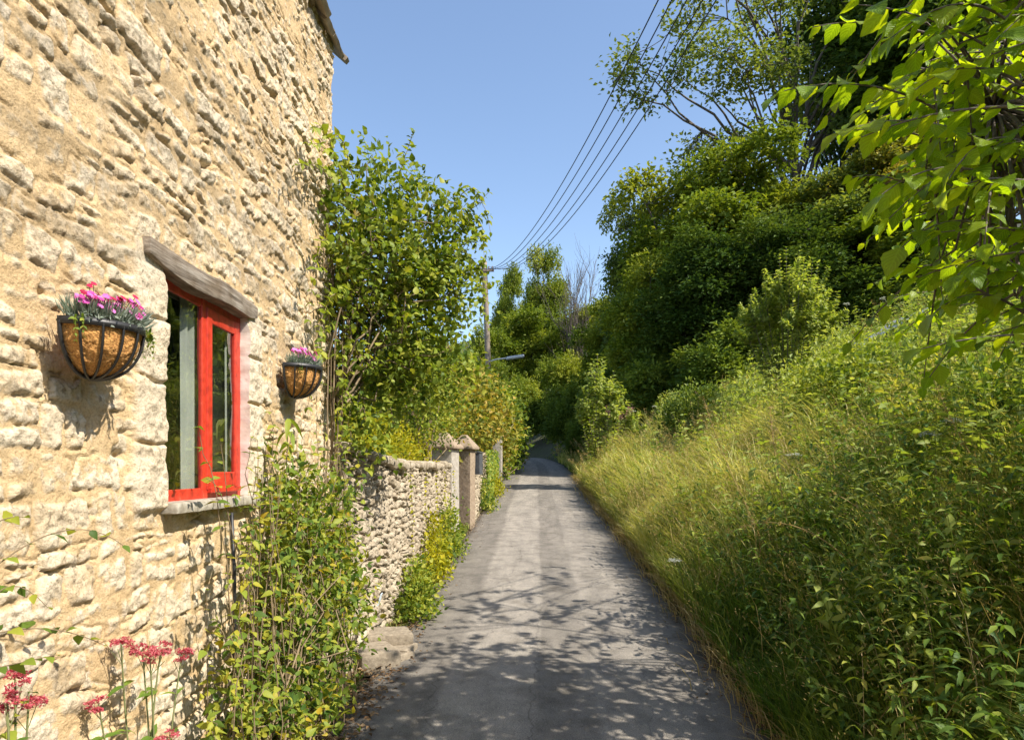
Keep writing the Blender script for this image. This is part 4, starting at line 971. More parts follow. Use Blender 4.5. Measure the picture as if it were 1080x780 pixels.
# ------------------------------------------------------------------ trees
def tree_parts(rng, H, tr, blobs, n, size, clump, spread, limbs, tpl=KITE, shell=.62, twigs=80, lean=(0, 0), trunk_top=.75, wid=1.0):
    """crown of separate lobes: leaf sprays on the outer and upper side of each lobe, gaps between them"""
    gl = G(); PC = []
    vol = np.array([b[1][0] * b[1][1] for b in blobs]); per = np.maximum(2, n / clump * vol / vol.sum()).astype(int)
    for (c, r), k_ in zip(blobs, per):
        c = np.array(c, float); r = np.array(r, float); d = rdir(rng, k_ * 2); d = d[d[:, 2] > rng.uniform(-.75, -.35, len(d))][:k_]
        rag = 1 + .55 * fbm3(d * 1.7 + c, int(rng.integers(99)), 2)
        p = c + d * r * (rng.uniform(shell, 1.0, len(d)) * rag)[:, None]; PC.append(p)
        lt = rng.uniform(.15, .85); k = np.repeat(np.arange(len(p)), clump); m_ = len(k)
        ax = nrm(d + rng.normal(0, .5, d.shape) + np.array([0, 0, .15])); tpos = np.tile(np.linspace(-.9, 1.0, clump), len(p))
        pos = p[k] + ax[k] * (tpos * spread * 1.3)[:, None] + rng.normal(0, .45, (m_, 3)) * spread
        dd = ax[k] * .9 * [1, 1, .5] + rng.normal(0, .5, (m_, 3)) * [1, 1, .6] + np.array([0, 0, -.1])
        nv = nrm(d[k] * .5 + rng.normal(0, .5, (m_, 3)) + np.array([0, 0, .9]))
        leaves(gl, tpl, pos, dd, nv, rng.uniform(size[0], size[1], m_), wid, np.clip(lt + rng.normal(0, .17, m_) + np.repeat(rng.normal(0, .1, len(p)), clump), 0, 1))
    pc = np.concatenate(PC)
    gt = G(); m_ = 12; zz = np.linspace(-.3, H * trunk_top, m_)
    P = np.stack([lean[0] * zz / H + .012 * H * np.sin(zz / H * 5 + rng.uniform(0, 6)) * (zz > 0), lean[1] * zz / H + .012 * H * np.cos(zz / H * 4 + rng.uniform(0, 6)) * (zz > 0), zz], 1)
    gt.add(*tube(P, tr * (1 - .75 * np.linspace(0, 1, m_)) + tr * .35 * np.exp(-np.linspace(0, 14, m_)), 9))
    ends = []
    order = rng.choice(len(pc), min(limbs, len(pc)), replace=False)
    for k in order:
        tip = pc[k]; j = int(np.clip(np.searchsorted(zz, tip[2] * rng.uniform(.35, .7)), 2, m_ - 1)); b_ = P[j]
        mid = (b_ + tip) / 2 + np.array([0, 0, .12 * np.linalg.norm(tip - b_)]) + rng.normal(0, .05 * np.linalg.norm(tip - b_), 3)
        Q = bez(b_, mid, tip, 9); Q[1:-1] += rng.normal(0, .012 * np.linalg.norm(tip - b_), (7, 3))
        gt.add(*tube(Q, tr * np.linspace(.36, .06, 9), 6)); ends.append(Q)
    E = np.concatenate([q[3:] for q in ends])
    for k in rng.choice(len(pc), min(twigs, len(pc)), replace=False):
        tip = pc[k]; dd = np.linalg.norm(E - tip, axis=1); b_ = E[int(np.argmin(dd))]
        if dd.min() < .05: continue
        Q = bez(b_, (b_ + tip) / 2 + rng.normal(0, .1 * dd.min(), 3), tip, 5); gt.add(*tube(Q, tr * np.linspace(.09, .03, 5), 4))
    return gl, gt
def tree_proto(name, mat, barkm, seed, **kw):
    rng = np.random.default_rng(seed); gl, gt = tree_parts(rng, **kw)
    t = thing(name, name.replace('_', ' ') + ' growing on the wooded hillside', 'tree')
    link('trunk', gt.mesh('trunk', smooth=True), M[barkm], t); link('crown', gl.mesh('crown'), M[mat], t)
    return t
def rblobs(rng, n, c, R, r):
    """n lobes round an ellipsoid centre c, radii R, each of radius about r"""
    out = []
    for k in range(n):
        d = rdir(rng, 1)[0]; q = rng.uniform(.35, .85); rr = r * rng.uniform(.7, 1.25); out.append((np.array(c) + d * np.array(R) * q, (rr * rng.uniform(.8, 1.15), rr * rng.uniform(.8, 1.15), rr * rng.uniform(.55, .95))))
    return out
used = set()
def place(proto, label, px, d, top_py, wpx=None, rz=None, group='trees on the wooded hillside', H=10., W=7., dz=0., mat=None):
    mat_ = mat
    """stand a copy of proto so that its crown reaches top_py at column px; sizes are real metres"""
    x = (px - 540) / F * d; z = gz(x, d) - .1 + dz
    h = CAM_H + (495 - top_py) / F * d - z
    sz = h / H; sx = sz if wpx is None else (wpx / F * d) / W
    rz = (abs(hash((px, d))) % 628) / 100. if rz is None else rz
    if proto.name not in used:
        used.add(proto.name); o = proto; o.location = (x, d, z); o.rotation_euler = (0, 0, rz); o.scale = (sx, sx, sz)
        o['label'] = label; o['group'] = group
    else: o = dup(proto, (x, d, z), rz, (sx, sx, sz), label, group)
    if mat_:
        for ch in o.children:
            if ch.name.startswith('crown'): ch.material_slots[0].link = 'OBJECT'; ch.material_slots[0].material = M[mat_]
    return o
R_ = np.random.default_rng(101)
bushy = tree_proto('broadleaf_tree', 'lf_tree', 'bark', 102, H=10, tr=.22, blobs=rblobs(R_, 30, (0, 0, 5.4), (3.0, 3.0, 4.5), 1.15) + [((0, 0, 4.6), (1.7, 1.7, 3.2))], n=36000, size=(.14, .25), clump=14, spread=.27, limbs=26, twigs=90)
bright = tree_proto('sycamore_tree', 'lf_tree2', 'bark', 103, H=10, tr=.2, blobs=rblobs(R_, 28, (0, 0, 5.6), (3.0, 3.0, 4.4), 1.1) + [((0, 0, 4.8), (1.6, 1.6, 3.2))], n=34000, size=(.15, .26), clump=13, spread=.27, limbs=26, twigs=90)
dense = tree_proto('evergreen_tree', 'lf_dark', 'bark_dark', 104, H=14, tr=.3, blobs=rblobs(R_, 34, (0, 0, 8), (3.3, 3.3, 5.6), 1.35) + [((0, 0, 7.5), (2.6, 2.6, 5))], n=34000, size=(.17, .38), clump=9, spread=.36, wid=.75, limbs=30, twigs=90)
ash = tree_proto('ash_tree', 'lf_blue', 'bark', 105, H=17, tr=.24, blobs=rblobs(R_, 30, (-1.6, 0, 11.2), (7.5, 4.5, 6.4), .95), n=13000, size=(.15, .26), clump=9, spread=.42, limbs=40, twigs=320, trunk_top=.8)
under = tree_proto('hillside_bush', 'lf_dark', 'bark_dark', 106, H=4, tr=.07, blobs=rblobs(R_, 16, (0, 0, 1.9), (1.6, 1.6, 1.5), .7) + [((0, 0, 1.6), (1.3, 1.3, 1.4))], n=15000, size=(.12, .26), clump=8, spread=.2, wid=.7, limbs=16, twigs=40)
lbush = tree_proto('leafy_bush', 'lf_tree2', 'bark', 107, H=4, tr=.07, blobs=rblobs(R_, 16, (0, 0, 1.9), (1.6, 1.6, 1.5), .7) + [((0, 0, 1.6), (1.3, 1.3, 1.4))], n=18000, size=(.08, .14), clump=11, spread=.16, limbs=16, twigs=40)

# the wooded hillside, left (far) to right (near)
place(ash, 'tall open tree with bare-looking dark limbs reaching left against the sky', 842, 31, -60, 265, rz=0.0, H=17, W=11)
place(ash, 'leafy tall tree whose pale stems fork above the middle of the wood', 885, 35, -50, 190, rz=2.4, H=17, W=11, mat='lf_tree2')
place(dense, 'tallest dark tree filling the top of the wood beside the hazel leaves', 950, 31, -120, None, H=14)
place(dense, 'dark ivy-clad tree at the top right behind the hazel branches', 1010, 27, -100, None, H=14)
place(bushy, 'rounded sunlit-topped tree below the overhead wires', 722, 29, 158, 190, H=10, mat='lf_tree2')
place(bushy, 'smaller tree at the left end of the hill wood, beside the bare tree', 676, 36, 190, 110, H=10, mat='lf_blue')
place(bright, 'yellow-green tree in the middle of the wood below the dark trees', 800, 27, 128, 190, H=10)
place(bushy, 'dense tree above the bright young tree on the bank', 880, 25, 165, 190, H=10, mat='lf_blue')
place(bright, 'tree with tawny new growth at the right of the wood', 935, 24, 125, 150, H=10, mat='lf_hedge')
place(bushy, 'dark rounded tree low behind the grassy bank, right of the young tree', 960, 22, 190, 190, H=10)
place(dense, 'dark tree rising behind the hazel at the right edge', 1100, 22, 60, 200, H=14, W=8.5)
place(bushy, 'shadowed tree overhanging the far lane', 640, 42, 300, 90, H=10)
place(bushy, 'shaded tree half way up the left end of the wood', 690, 27, 260, 130, H=10)
place(dense, 'narrow dark tree between the sapling and the young tree', 745, 24, 230, 150, H=14, W=8.5)
place(dense, 'dark tree hanging over the bank behind the young tree', 830, 23, 215, 150, H=14, W=8.5)
for px, d, ty, wp, lb in ((600, 38, 395, 70, 'dark bush overhanging the right side of the far bend'), (640, 31, 370, 80, 'dark bush behind the leafy sapling'), (690, 25, 350, 110, 'dark bush at the foot of the wood right of the sapling'),
                          (760, 22, 330, 120, 'dark bush in deep shade left of the bright young tree'), (850, 21, 300, 110, 'dark bush in deep shade right of the bright young tree'), (580, 46, 400, 70, 'dark bush at the very end of the lane'), (920, 21, 270, 130, 'dark bush above the grey sheeted hut'), (1010, 19, 250, 130, 'dark bush behind the hazel leaves on the right'), (615, 30, 425, 50, 'low dark bush beside the lane at the left end of the bank')):
    place(under, lb, px, d, ty, wp, H=4, W=4.4, group='dark bushes under the wood', mat='lf_tree' if px < 620 else None)
# beyond the bend
place(bushy, 'tall dark oak standing alone on the skyline left of the bare tree', 574, 62, 248, 58, H=10, group='trees beyond the bend')
place(bright, 'pale feathery tree on the skyline nearest the wooden pole', 536, 66, 268, 52, H=10, group='trees beyond the bend')
place(bright, 'broad lit tree filling the gap below the skyline oak', 560, 56, 318, 95, H=10, group='trees beyond the bend')
place(bushy, 'rounded green tree below the bare tree', 610, 54, 318, 90, H=10, group='trees beyond the bend')
place(lbush, 'lit bush low beyond the bend, beneath the lamp arm', 548, 48, 372, 70, H=4, W=4.4, group='bushes beyond the bend')
place(lbush, 'lit bush beyond the bend, to the right of the lamp', 590, 50, 350, 80, H=4, W=4.4, group='bushes beyond the bend')
place(bright, 'tree behind the wooden pole and the hedge', 512, 46, 335, 70, H=10, group='trees beyond the bend')
place(bushy, 'low tree left of the wooden pole, under the patch of sky', 470, 40, 352, 80, H=10, group='trees beyond the bend')

# bare tree
rng = np.random.default_rng(111); d = 52; x = (612 - 540) / F * d; z = gz(x, d)
t = thing('bare_tree', 'leafless grey-branched tree on the skyline between the oak and the wood', 'tree', (x, d, z))
g = G()
def branch(p, dr, L_, r, lv):
    n = 7; Q = [np.array(p)]
    for k in range(n): dr = nrm((dr + rng.normal(0, .10, 3) + np.array([0, 0, .06]))[None])[0]; Q.append(Q[-1] + dr * L_ / n)
    Q = np.array(Q); g.add(*tube(Q, np.linspace(r, r * .45, n + 1), 5))
    if lv == 0: return
    for k in range(5 if lv > 1 else 4):
        q = Q[int(rng.integers(2, n + 1))]; branch(q, nrm((dr + rng.normal(0, .42, 3) * [1, .6, .5] + np.array([0, 0, .25]))[None])[0], L_ * rng.uniform(.45, .7), r * .5, lv - 1)
Ht = CAM_H + (495 - 262) / F * d - z
for k in range(4): branch((x + rng.uniform(-.8, .8), d, z - .1), nrm(np.array([[rng.uniform(-.25, .25), 0, 1.0]]))[0], Ht * .55, .085, 3)
part('branches', g, M['bark'], t, True)

# young trees with upright shoots
def young(name, label, base, n_sh, H, spread, size, seed, mat='lf_sap', per=26, cat='young tree', leafr=.0):
    rng = np.random.default_rng(seed); base = np.asarray(base, float); t = thing(name, label, cat, base); g = G(); gs = G()
    for k in range(n_sh):
        a = rng.uniform(0, 2 * pi); r = spread * math.sqrt(rng.uniform(0, 1)); hh = H * rng.uniform(.72, 1.0) * (1 - .35 * (r / spread) ** 2)
        tip = base + np.array([r * cos(a), r * sin(a), hh]); mid = base + np.array([r * cos(a) * .75, r * sin(a) * .75, hh * .45])
        shoot(gs, g, rng, bez(base + rng.normal(0, .04, 3) * [1, 1, 0], mid, tip, 12), leaf_ovate(.55, 4, 3, .15, .2), size, per, .010, tint=(.1, 1), droop=.05)
        for q in range(3):
            m0 = mid * .5 + tip * .5; a2 = rng.uniform(0, 6.28); tp2 = m0 + np.array([cos(a2) * spread * .35, sin(a2) * spread * .35, hh * rng.uniform(.05, .25)])
            shoot(gs, g, rng, bez(mid * rng.uniform(.6, 1) + (tip - mid) * .2 + mid * 0 if False else (mid + tip) / 2, (m0 + tp2) / 2, tp2, 7), leaf_ovate(.55, 4, 3, .15, .2), size, per // 2, .005, tint=(.1, 1), droop=.05)
    part('trunk', gs, M['bark'], t, True); part('crown', g, M[mat], t, True); return t
d = 14.5; x = (832 - 540) / F * d
young('young_tree', 'bright pale-green young tree with upright shoots standing on the grassy bank', (x, d, gz(x, d)), 40, CAM_H + (495 - 248) / F * d - gz(x, d), .95, (.09, .14), 121, per=44)
d = 19; x = (634 - 540) / F * d
young('sapling', 'light leafy sapling beside the lane in front of the dark bushes', (x, d, gz(x, d)), 20, CAM_H + (495 - 368) / F * d - gz(x, d), 1.05, (.12, .19), 122, per=26)

# half hidden hut roof on the bank
d = 15.2; x = (922 - 540) / F * d; z = gz(x, d)
t = thing('sheeted_hut', 'low hut with a blue-grey sheet roof half buried in the bank plants', 'hut', (x, d, z))
g = G(); yy = np.linspace(-.75, .75, 60); uu = np.linspace(-.75, .75, 6); A, B = np.meshgrid(uu, yy, indexing='ij')
top_ = np.stack([A, B, .42 * (A / .75) + .018 * np.sin(B * 60)], -1).reshape(-1, 3)
g.add(top_ + np.array([x, d, z + .82]), grid_faces(6, 60)[:, ::-1]); g.add(top_ + np.array([x, d, z + .808]), grid_faces(6, 60)); part('roof', g, M['sheet'], t, True)
g = G(); bar(g, x - .62, x + .62, d - .62, d + .62, z - .4, z + .40); part('walls', g, M['shedwood'], t)

# ------------------------------------------------------------------ vegetation of the bank
rng = np.random.default_rng(131)
def bank_pts(n, ymin=1.0, ymax=36, umax=9.0, pw=1.25, edge=.0, up=1.4):
    y = (ymin ** (1 - pw) + rng.uniform(0, 1, n) * (ymax ** (1 - pw) - ymin ** (1 - pw))) ** (1 / (1 - pw)) if pw != 1 else None
    u = edge + (umax * np.minimum(1, .35 + y / 14)) * rng.uniform(0, 1, n) ** up
    x = road_c(y) + HW + .02 + u
    keep = x < .80 * y + 2.6
    return x[keep], y[keep], u[keep]
def blades(g, x, y, z, h, wd, tint, bend=(.2, .9), lean=None):
    n = len(x); rows = 4; t_ = np.linspace(0, 1, rows)
    a = rng.uniform(0, 2 * pi, n); L_ = np.stack([np.cos(a), np.sin(a), np.zeros(n)], 1)
    if lean is not None: L_ = nrm(L_ * .8 + lean)
    b_ = rng.uniform(*bend, n)
    S = np.stack([-np.sin(a + .6), np.cos(a + .6), np.zeros(n)], 1)
    base = np.stack([x, y, z], 1)
    P = base[:, None] + h[:, None, None] * (np.array([0, 0, 1.0])[None, None] * (t_ * (1 - .35 * t_))[None, :, None] * (1 - .25 * b_[:, None, None] * t_[None, :, None]) + L_[:, None] * (b_[:, None] * t_[None] ** 2)[..., None] * .75)
    ww = wd[:, None] * (np.array([.8, 1, .7, .06]))[None]
    V = np.stack([P - S[:, None] * ww[..., None] / 2, P + S[:, None] * ww[..., None] / 2], 2).reshape(-1, 3)
    f1 = grid_faces(rows, 2); Fs = (f1[None] + (np.arange(n) * rows * 2)[:, None, None]).reshape(-1, 4)
    g.add(V, Fs, np.repeat(tint, rows * 2))
    return P[:, -1]
lean_road = np.array([-.45, -.1, 0])
g = G()
x, y, u = bank_pts(95000, up=1.15); z = ground(x, y)
patch = fbm2(x * .55, y * .4, 141, 3)
dry = np.clip(.36 + .5 * patch + .42 * sstep(5.5, 10, y) * sstep(4.5, 1.5, u) - .10 * sstep(7.5, 4.5, y) - .12 * sstep(2.5, 6, u) + rng.normal(0, .2, len(x)), 0, 1)
h = (.45 + .5 * rng.uniform(0, 1, len(x))) * (1 + .75 * fbm2(x * 1.1, y * 1.1, 142, 3)) * (.75 + .25 * sstep(0, .5, u))
blades(g, x, y, z, h, (.004 + .0011 * y) * rng.uniform(.7, 1.4, len(x)), dry, lean=lean_road)
x, y, u = bank_pts(60000, ymin=4.5, ymax=26, umax=4.6, up=1.1, pw=1.0001, edge=.02); z = ground(x, y)
kp = (fbm2(x * .7, y * .5, 147, 3) + .5 * sstep(5, 8.5, y) * sstep(4.2, 1.0, u) + rng.normal(0, .12, len(x))) > .18; x, y, u, z = x[kp], y[kp], u[kp], z[kp]
blades(g, x, y, z, rng.uniform(.6, 1.35, len(x)) * (1 + .8 * fbm2(x * 1.5, y * 1.3, 148, 3)) * (.70 + .30 * sstep(0, .5, u)), (.003 + .0010 * y) * rng.uniform(.7, 1.3, len(x)), np.clip(.82 + .3 * fbm2(x * 1.3, y * 1.1, 149, 3) + rng.normal(0, .2, len(x)), 0, 1), (.2, .8), lean_road)
tag(link('long_grass', g.mesh('long_grass'), M['lf_grass']), 'long tangled green and straw-coloured grass covering the right bank', 'grass', kind='stuff')

# leafy herbs and nettles between the grass
g = G(); gs = G()
x, y, u = bank_pts(5200, up=1.0, edge=.12); z = ground(x, y); n = len(x)
sel = fbm2(x * .6, y * .5, 151, 3) + rng.normal(0, .2, n) - .24 * sstep(5.5, 8.5, y) * sstep(4, 1.5, u) > -.12; x, y, u, z = x[sel], y[sel], u[sel], z[sel]; n = len(x)
h = rng.uniform(.45, 1.15, n) * (1 + .6 * fbm2(x * 1.2, y * 1.2, 145, 2)) * (.68 + .32 * sstep(0, .6, u)) * (1 + .2 * sstep(1.0, 3.0, u) * (y < 9))
for q in range(11):
    tt = (q + 1.3) / 12
    for s2 in (-1, 1):
        a = q * 1.57 + np.arange(n) * 2.4 + (0 if s2 < 0 else pi)
        ld = np.stack([np.cos(np.arange(n) * 1.7) * .22 - .25, np.sin(np.arange(n) * 1.7) * .22, np.zeros(n)], 1)
        pos = np.stack([x, y, z + h * tt * .95], 1) + ld * (h * tt ** 2)[:, None]
        d = np.stack([np.cos(a), np.sin(a), np.full(n, -.15) + rng.normal(0, .3, n)], 1)
        leaves(g, leaf_ovate(.40, 4, 3, .15, .35) if q > 4 else KITE, pos, d, np.tile([[0, 0, 1.0]], (n, 1)) + rng.normal(0, .25, (n, 3)), (.055 + .0022 * y) * rng.uniform(.7, 1.35, n) * (1.25 - .55 * tt), 1, np.clip(.42 + .35 * fbm2(x, y, 8, 2) + rng.normal(0, .2, n), 0, 1))
x, y, u = bank_pts(1300, ymin=2.2, ymax=7.5, up=.9, edge=.25); z = ground(x, y); n = len(x); h = rng.uniform(.5, .95, n) * (.55 + .45 * sstep(.1, .9, u))
for q in range(9):
    tt = (q + 1.5) / 10.5
    for s2 in (0, pi):
        a = q * 1.57 + np.arange(n) * 2.4 + s2
        ld = np.stack([np.cos(np.arange(n) * 1.7) * .2 - .2, np.sin(np.arange(n) * 1.7) * .2, np.zeros(n)], 1)
        pos = np.stack([x, y, z + h * tt], 1) + ld * (h * tt ** 2)[:, None]
        leaves(g, leaf_ovate(.5, 5, 3, .12, .4), pos, np.stack([np.cos(a), np.sin(a), rng.normal(-.2, .25, n)], 1), np.tile([[0, 0, 1.0]], (n, 1)) + rng.normal(0, .22, (n, 3)), rng.uniform(.055, .10, n) * (1.25 - .6 * tt), 1, np.clip(.30 + .3 * fbm2(x, y, 18, 2) + rng.normal(0, .17, n), 0, 1))
tag(link('undergrowth', g.mesh('undergrowth', smooth=True), M['lf_herb']), 'mixed nettles and leafy wild plants covering the right bank', 'undergrowth', kind='stuff')
# low leaf cover so that no soil shows
g = G(); x, y, u = bank_pts(52000, ymin=1, ymax=40, umax=13, up=.95, edge=-.05); n = len(x); z = ground(x, y)
leaves(g, KITE, np.stack([x, y, z + rng.uniform(.02, .36, n) * sstep(-.1, .5, u) * (1 + .02 * y)], 1), rng.normal(0, 1, (n, 3)) + [0, 0, .2], np.array([-.25, -.1, 1.0]) + rng.normal(0, .35, (n, 3)), (.05 + .0035 * y) * rng.uniform(.7, 1.4, n), 1, np.clip(.45 + .4 * fbm2(x * .7, y * .7, 9, 3) + rng.normal(0, .18, n), 0, 1))
tag(link('ground_cover', g.mesh('ground_cover'), M['lf_herb']), 'low carpet of leaves under the tall plants of the bank', 'ground cover', kind='stuff')
# seeding grass stalks
g = G(); x, y, u = bank_pts(6500, ymin=2.5, up=1.1, edge=.1, pw=1.05); z = ground(x, y); n = len(x)
sel = fbm2(x * .5, y * .45, 161, 3) + .55 * sstep(4.5, 8, y) - .10 + rng.normal(0, .15, n) > .0; x, y, u, z = x[sel], y[sel], u[sel], z[sel]; n = len(x)
h = rng.uniform(.75, 1.65, n) * (.8 + .2 * sstep(0, .6, u))
tips = blades(g, x, y, z, h, .0022 + .0005 * y, rng.uniform(0, 1, n), (.1, .7), lean_road)
for q in range(14):
    f_ = rng.uniform(-.18, .05, n)[:, None]
    base = np.stack([x, y, z], 1); P = tips + (tips - base) * f_ + rng.normal(0, .018, (n, 3))
    leaves(g, KITE_N, P, nrm(tips - base) + rng.normal(0, .45, (n, 3)), rdir(rng, n), .009 + .0024 * y, .7, rng.uniform(.2, 1, n))
tag(link('seeding_grass', g.mesh('seeding_grass'), M['lf_straw']), 'pale dry seed heads of tall grass along the right bank', 'grass', kind='stuff')
# yellow-green leafy cover high on the bank
g = G(); n = 42000; y = rng.uniform(7.5, 22, n); u = rng.uniform(2.2, 9.5, n); x = road_c(y) + HW + u; z = ground(x, y); ok = (fbm2(x * .8, y * .8, 171, 3) > -.35) & (x < .78 * y + 2); x, y, z = x[ok], y[ok], z[ok]; n = len(x)
leaves(g, KITE, np.stack([x, y, z + rng.uniform(.1, 1.0, n) ** .7 * (.95 + 1.1 * fbm2(x * .9, y * .9, 172, 3))], 1), rng.normal(0, 1, (n, 3)) + [-.2, 0, .5], np.array([-.2, -.2, 1.0]) + rng.normal(0, .4, (n, 3)), rng.uniform(.07, .13, n), .8, np.clip(.66 + .5 * fbm2(x * .9, y * .9, 173, 3) + rng.normal(0, .2, n), 0, 1))
tag(link('bank_creepers', g.mesh('bank_creepers'), M['lf_sap']), 'yellow-green sunlit creepers and weeds on the upper bank below the wood', 'creepers', kind='stuff')

rng = np.random.default_rng(175)
g = G(); gs = G(); x, y, u = bank_pts(1000, ymin=3, ymax=22, up=1.0, edge=.3, pw=1.1); z = ground(x, y)
for k in range(len(x)):
    if y[k] > 6 and u[k] < 2.4 and k % 2: continue
    h = rng.uniform(.8, 1.5) * min(1, .55 + .3 * u[k]); p = np.array([x[k], y[k], z[k]]); q = p + np.array([rng.normal(-.12, .15), rng.normal(-.05, .12), h])
    tp_ = [LANCE, OV, leaf_ovate(.36, 4, 3, .14, .3)][k % 3]
    shoot(g, g, rng, bez(p, p * .5 + q * .5 + [0, 0, .1 * h], q, 7), tp_, ((.06 + .002 * y[k]), (.11 + .004 * y[k])), int(rng.integers(8, 15)), .003 + .0003 * y[k], tint=(rng.uniform(0, .5), rng.uniform(.5, 1)), droop=.3)
tag(link('tall_weeds', g.mesh('tall_weeds', smooth=True), M['lf_sap']), 'tall fresh-green weed shoots rising above the bank grass', 'weeds', kind='stuff')

# bushes on the bank
d = 16.5; x = (736 - 540) / F * d; z = gz(x, d)
shrub('round_bush', 'round dark-green bush on the bank in front of the wood', (x, d, z), [((x, d, z + .75), (.75, .8, .72)), ((x + .5, d + .2, z + .65), (.6, .7, .6)), ((x - .45, d, z + .5), (.5, .6, .5))], 7500, (.06, .11), 'lf_tree', 181, 10, .12)
d = 9.5; x = (905 - 540) / F * d; z = gz(x, d)
shrub('bank_bramble', 'bramble thicket with lit leaves at the right of the bank', (x, d, z), [((x, d, z + .7), (.9, .8, .6)), ((x + .9, d + .2, z + .7), (.8, .8, .6)), ((x + .3, d + .8, z + .95), (.9, .7, .5))], 8000, (.05, .09), 'lf_tree2', 182, 9, .12, tpl=OV_W)
d = 6.2; x = (1010 - 540) / F * d; z = gz(x, d)
shrub('nettle_clump', 'tall leafy nettles in the shade at the right edge', (x, d, z), [((x, d, z + .55), (.6, .7, .55)), ((x + .7, d + .1, z + .6), (.6, .7, .6)), ((x + .3, d - .7, z + .5), (.6, .6, .5))], 5200, (.05, .10), 'lf_herb', 183, 8, .1, tpl=OV, cat='nettles')

# umbels: flat white flower heads on tall stalks
spots = [(1003, 442, 4.9, 'white umbel flower with two tiers standing out against the dark nettles at right'), (980, 456, 5.0, 'flat white umbel just left of the tallest white umbel'), (838, 478, 6.5, 'greenish flat umbel among straw stalks in the middle of the bank'), (712, 590, 6.2, 'small white flower low at the edge of the lane'), (893, 320, 14.8, 'cream umbel on the skyline above the grey hut roof'), (931, 314, 14.5, 'tall cream umbel right of the hut roof'), (690, 428, 19, 'white umbel on the far bank in front of the dark wood'), (702, 436, 18, 'lower white umbel on the far bank beside the round bush'), (815, 545, 6.8, 'brownish seeding umbel in the middle of the bank'), (668, 433, 20, 'white umbel nearest the sapling')]
for k, (px, py, d, lb) in enumerate(spots):
    rg = np.random.default_rng(200 + k); h = w(px, py, d); b_ = np.array([h[0] + .12, h[1] + .1, gz(h[0] + .12, h[1] + .1)])
    t = thing('cow_parsley', lb, 'wildflower', b_, 'white umbel flowers on the bank'); gs = G(); g = G()
    P = bez(b_, (b_ + h) / 2 + np.array([.06, 0, .1]), h - [0, 0, .05], 9); gs.add(*tube(P, np.linspace(.006, .003, 9), 6))
    for q in range(16):
        a = rg.uniform(0, 6.28); r = .065 * math.sqrt(rg.uniform(.02, 1)); tip = h + np.array([r * cos(a), r * sin(a), rg.normal(0, .006) - r * .15]); gs.add(*tube(np.stack([P[-1], (P[-1] + tip) / 2 + [0, 0, -.004], tip]), .001, 4))
        m_ = 22; leaves(g, leaf_kite(.9, .02, .5), tip + rg.normal(0, .009, (m_, 3)) * [1, 1, .4], rdir(rg, m_) * [1, 1, .3], np.array([0, 0, 1.0]) + rg.normal(0, .2, (m_, 3)), rg.uniform(.006, .011, m_) * (1 + .03 * d), 1, rg.uniform(0, 1, m_))
    part('stem', gs, M['twig_green'], t, True); part('flower_head', g, M['lf_umbel'], t)
# dusky pink willowherb patch
for k, (px, py, d, lb) in enumerate(((640, 432, 20, 'pink willowherb spike nearest the sapling'), (652, 436, 19.5, 'middle pink willowherb spike beside the lane'), (662, 434, 19, 'pink willowherb spike farthest from the lane'))):
    rg = np.random.default_rng(230 + k); h = w(px, py, d); b_ = np.array([h[0], h[1], gz(h[0], h[1])]); t = thing('willowherb', lb, 'wildflower', b_, 'pink willowherb on the far bank'); gs = G(); g = G(); gf = G()
    for q in range(6):
        bb = b_ + rg.normal(0, .12, 3) * [1, 1, 0]; tp = h + rg.normal(0, .14, 3) * [1, 1, .7]
        shoot(gs, g, rg, bez(bb, (bb + tp) / 2, tp - [0, 0, .05], 9), KITE_N, (.08, .12), 12, .005)
        gf = G(); m_ = 40; leaves(gf, leaf_kite(.8, .1), tp + rg.normal(0, 1, (m_, 3)) * [.025, .025, .07], rdir(rg, m_), rdir(rg, m_), rg.uniform(.02, .035, m_), 1, rg.uniform(0, 1, m_)); part('flower_spike', gf, M['fl_rose'], t)
    part('stem', gs, M['twig_green'], t); part('foliage', g, M['lf_herb'], t)
# long dry arching stalks
for k, (a, b_, c_, lb) in enumerate((((940, 650, 4.2), (860, 520, 4.4), (770, 560, 4.6), 'long pale dry stalk arching left over the near bank'), ((1060, 700, 3.9), (960, 560, 4.1), (880, 520, 4.4), 'straw stalk leaning across the middle of the near bank'),
                                  ((1075, 640, 4.0), (1000, 600, 4.1), (900, 610, 4.2), 'nearly level straw stalk at the right edge'), ((800, 560, 6), (760, 480, 6.1), (742, 420, 6.2), 'upright dry dock stalk by the round bush'), ((840, 600, 5.4), (815, 480, 5.5), (812, 430, 5.6), 'upright brown stalk in the middle of the bank'), ((1080, 560, 4.3), (1010, 470, 4.5), (985, 400, 4.6), 'thin green stalk leaning against the nettles'))):
    rg = np.random.default_rng(250 + k); P = bez(w(*a), w(*b_), w(*c_), 14); P = np.concatenate([[[P[0, 0] + .05, P[0, 1], gz(P[0, 0] + .05, P[0, 1])]], P])
    t = thing('dry_stalk', lb, 'dry stalk', P[0], 'tall dry stalks on the bank'); part('stem', G().add(*tube(P, np.linspace(.005, .0018, len(P)), 6)), M['lf_straw'], t, True)
    g = G(); m_ = 90; i = rg.integers(7, len(P), m_); leaves(g, KITE_N, P[i] + rg.normal(0, .012, (m_, 3)), rdir(rg, m_) + [0, 0, .4], rdir(rg, m_), rg.uniform(.015, .035, m_), 1, rg.uniform(0, 1, m_)); part('seed_head', g, M['lf_straw'], t)

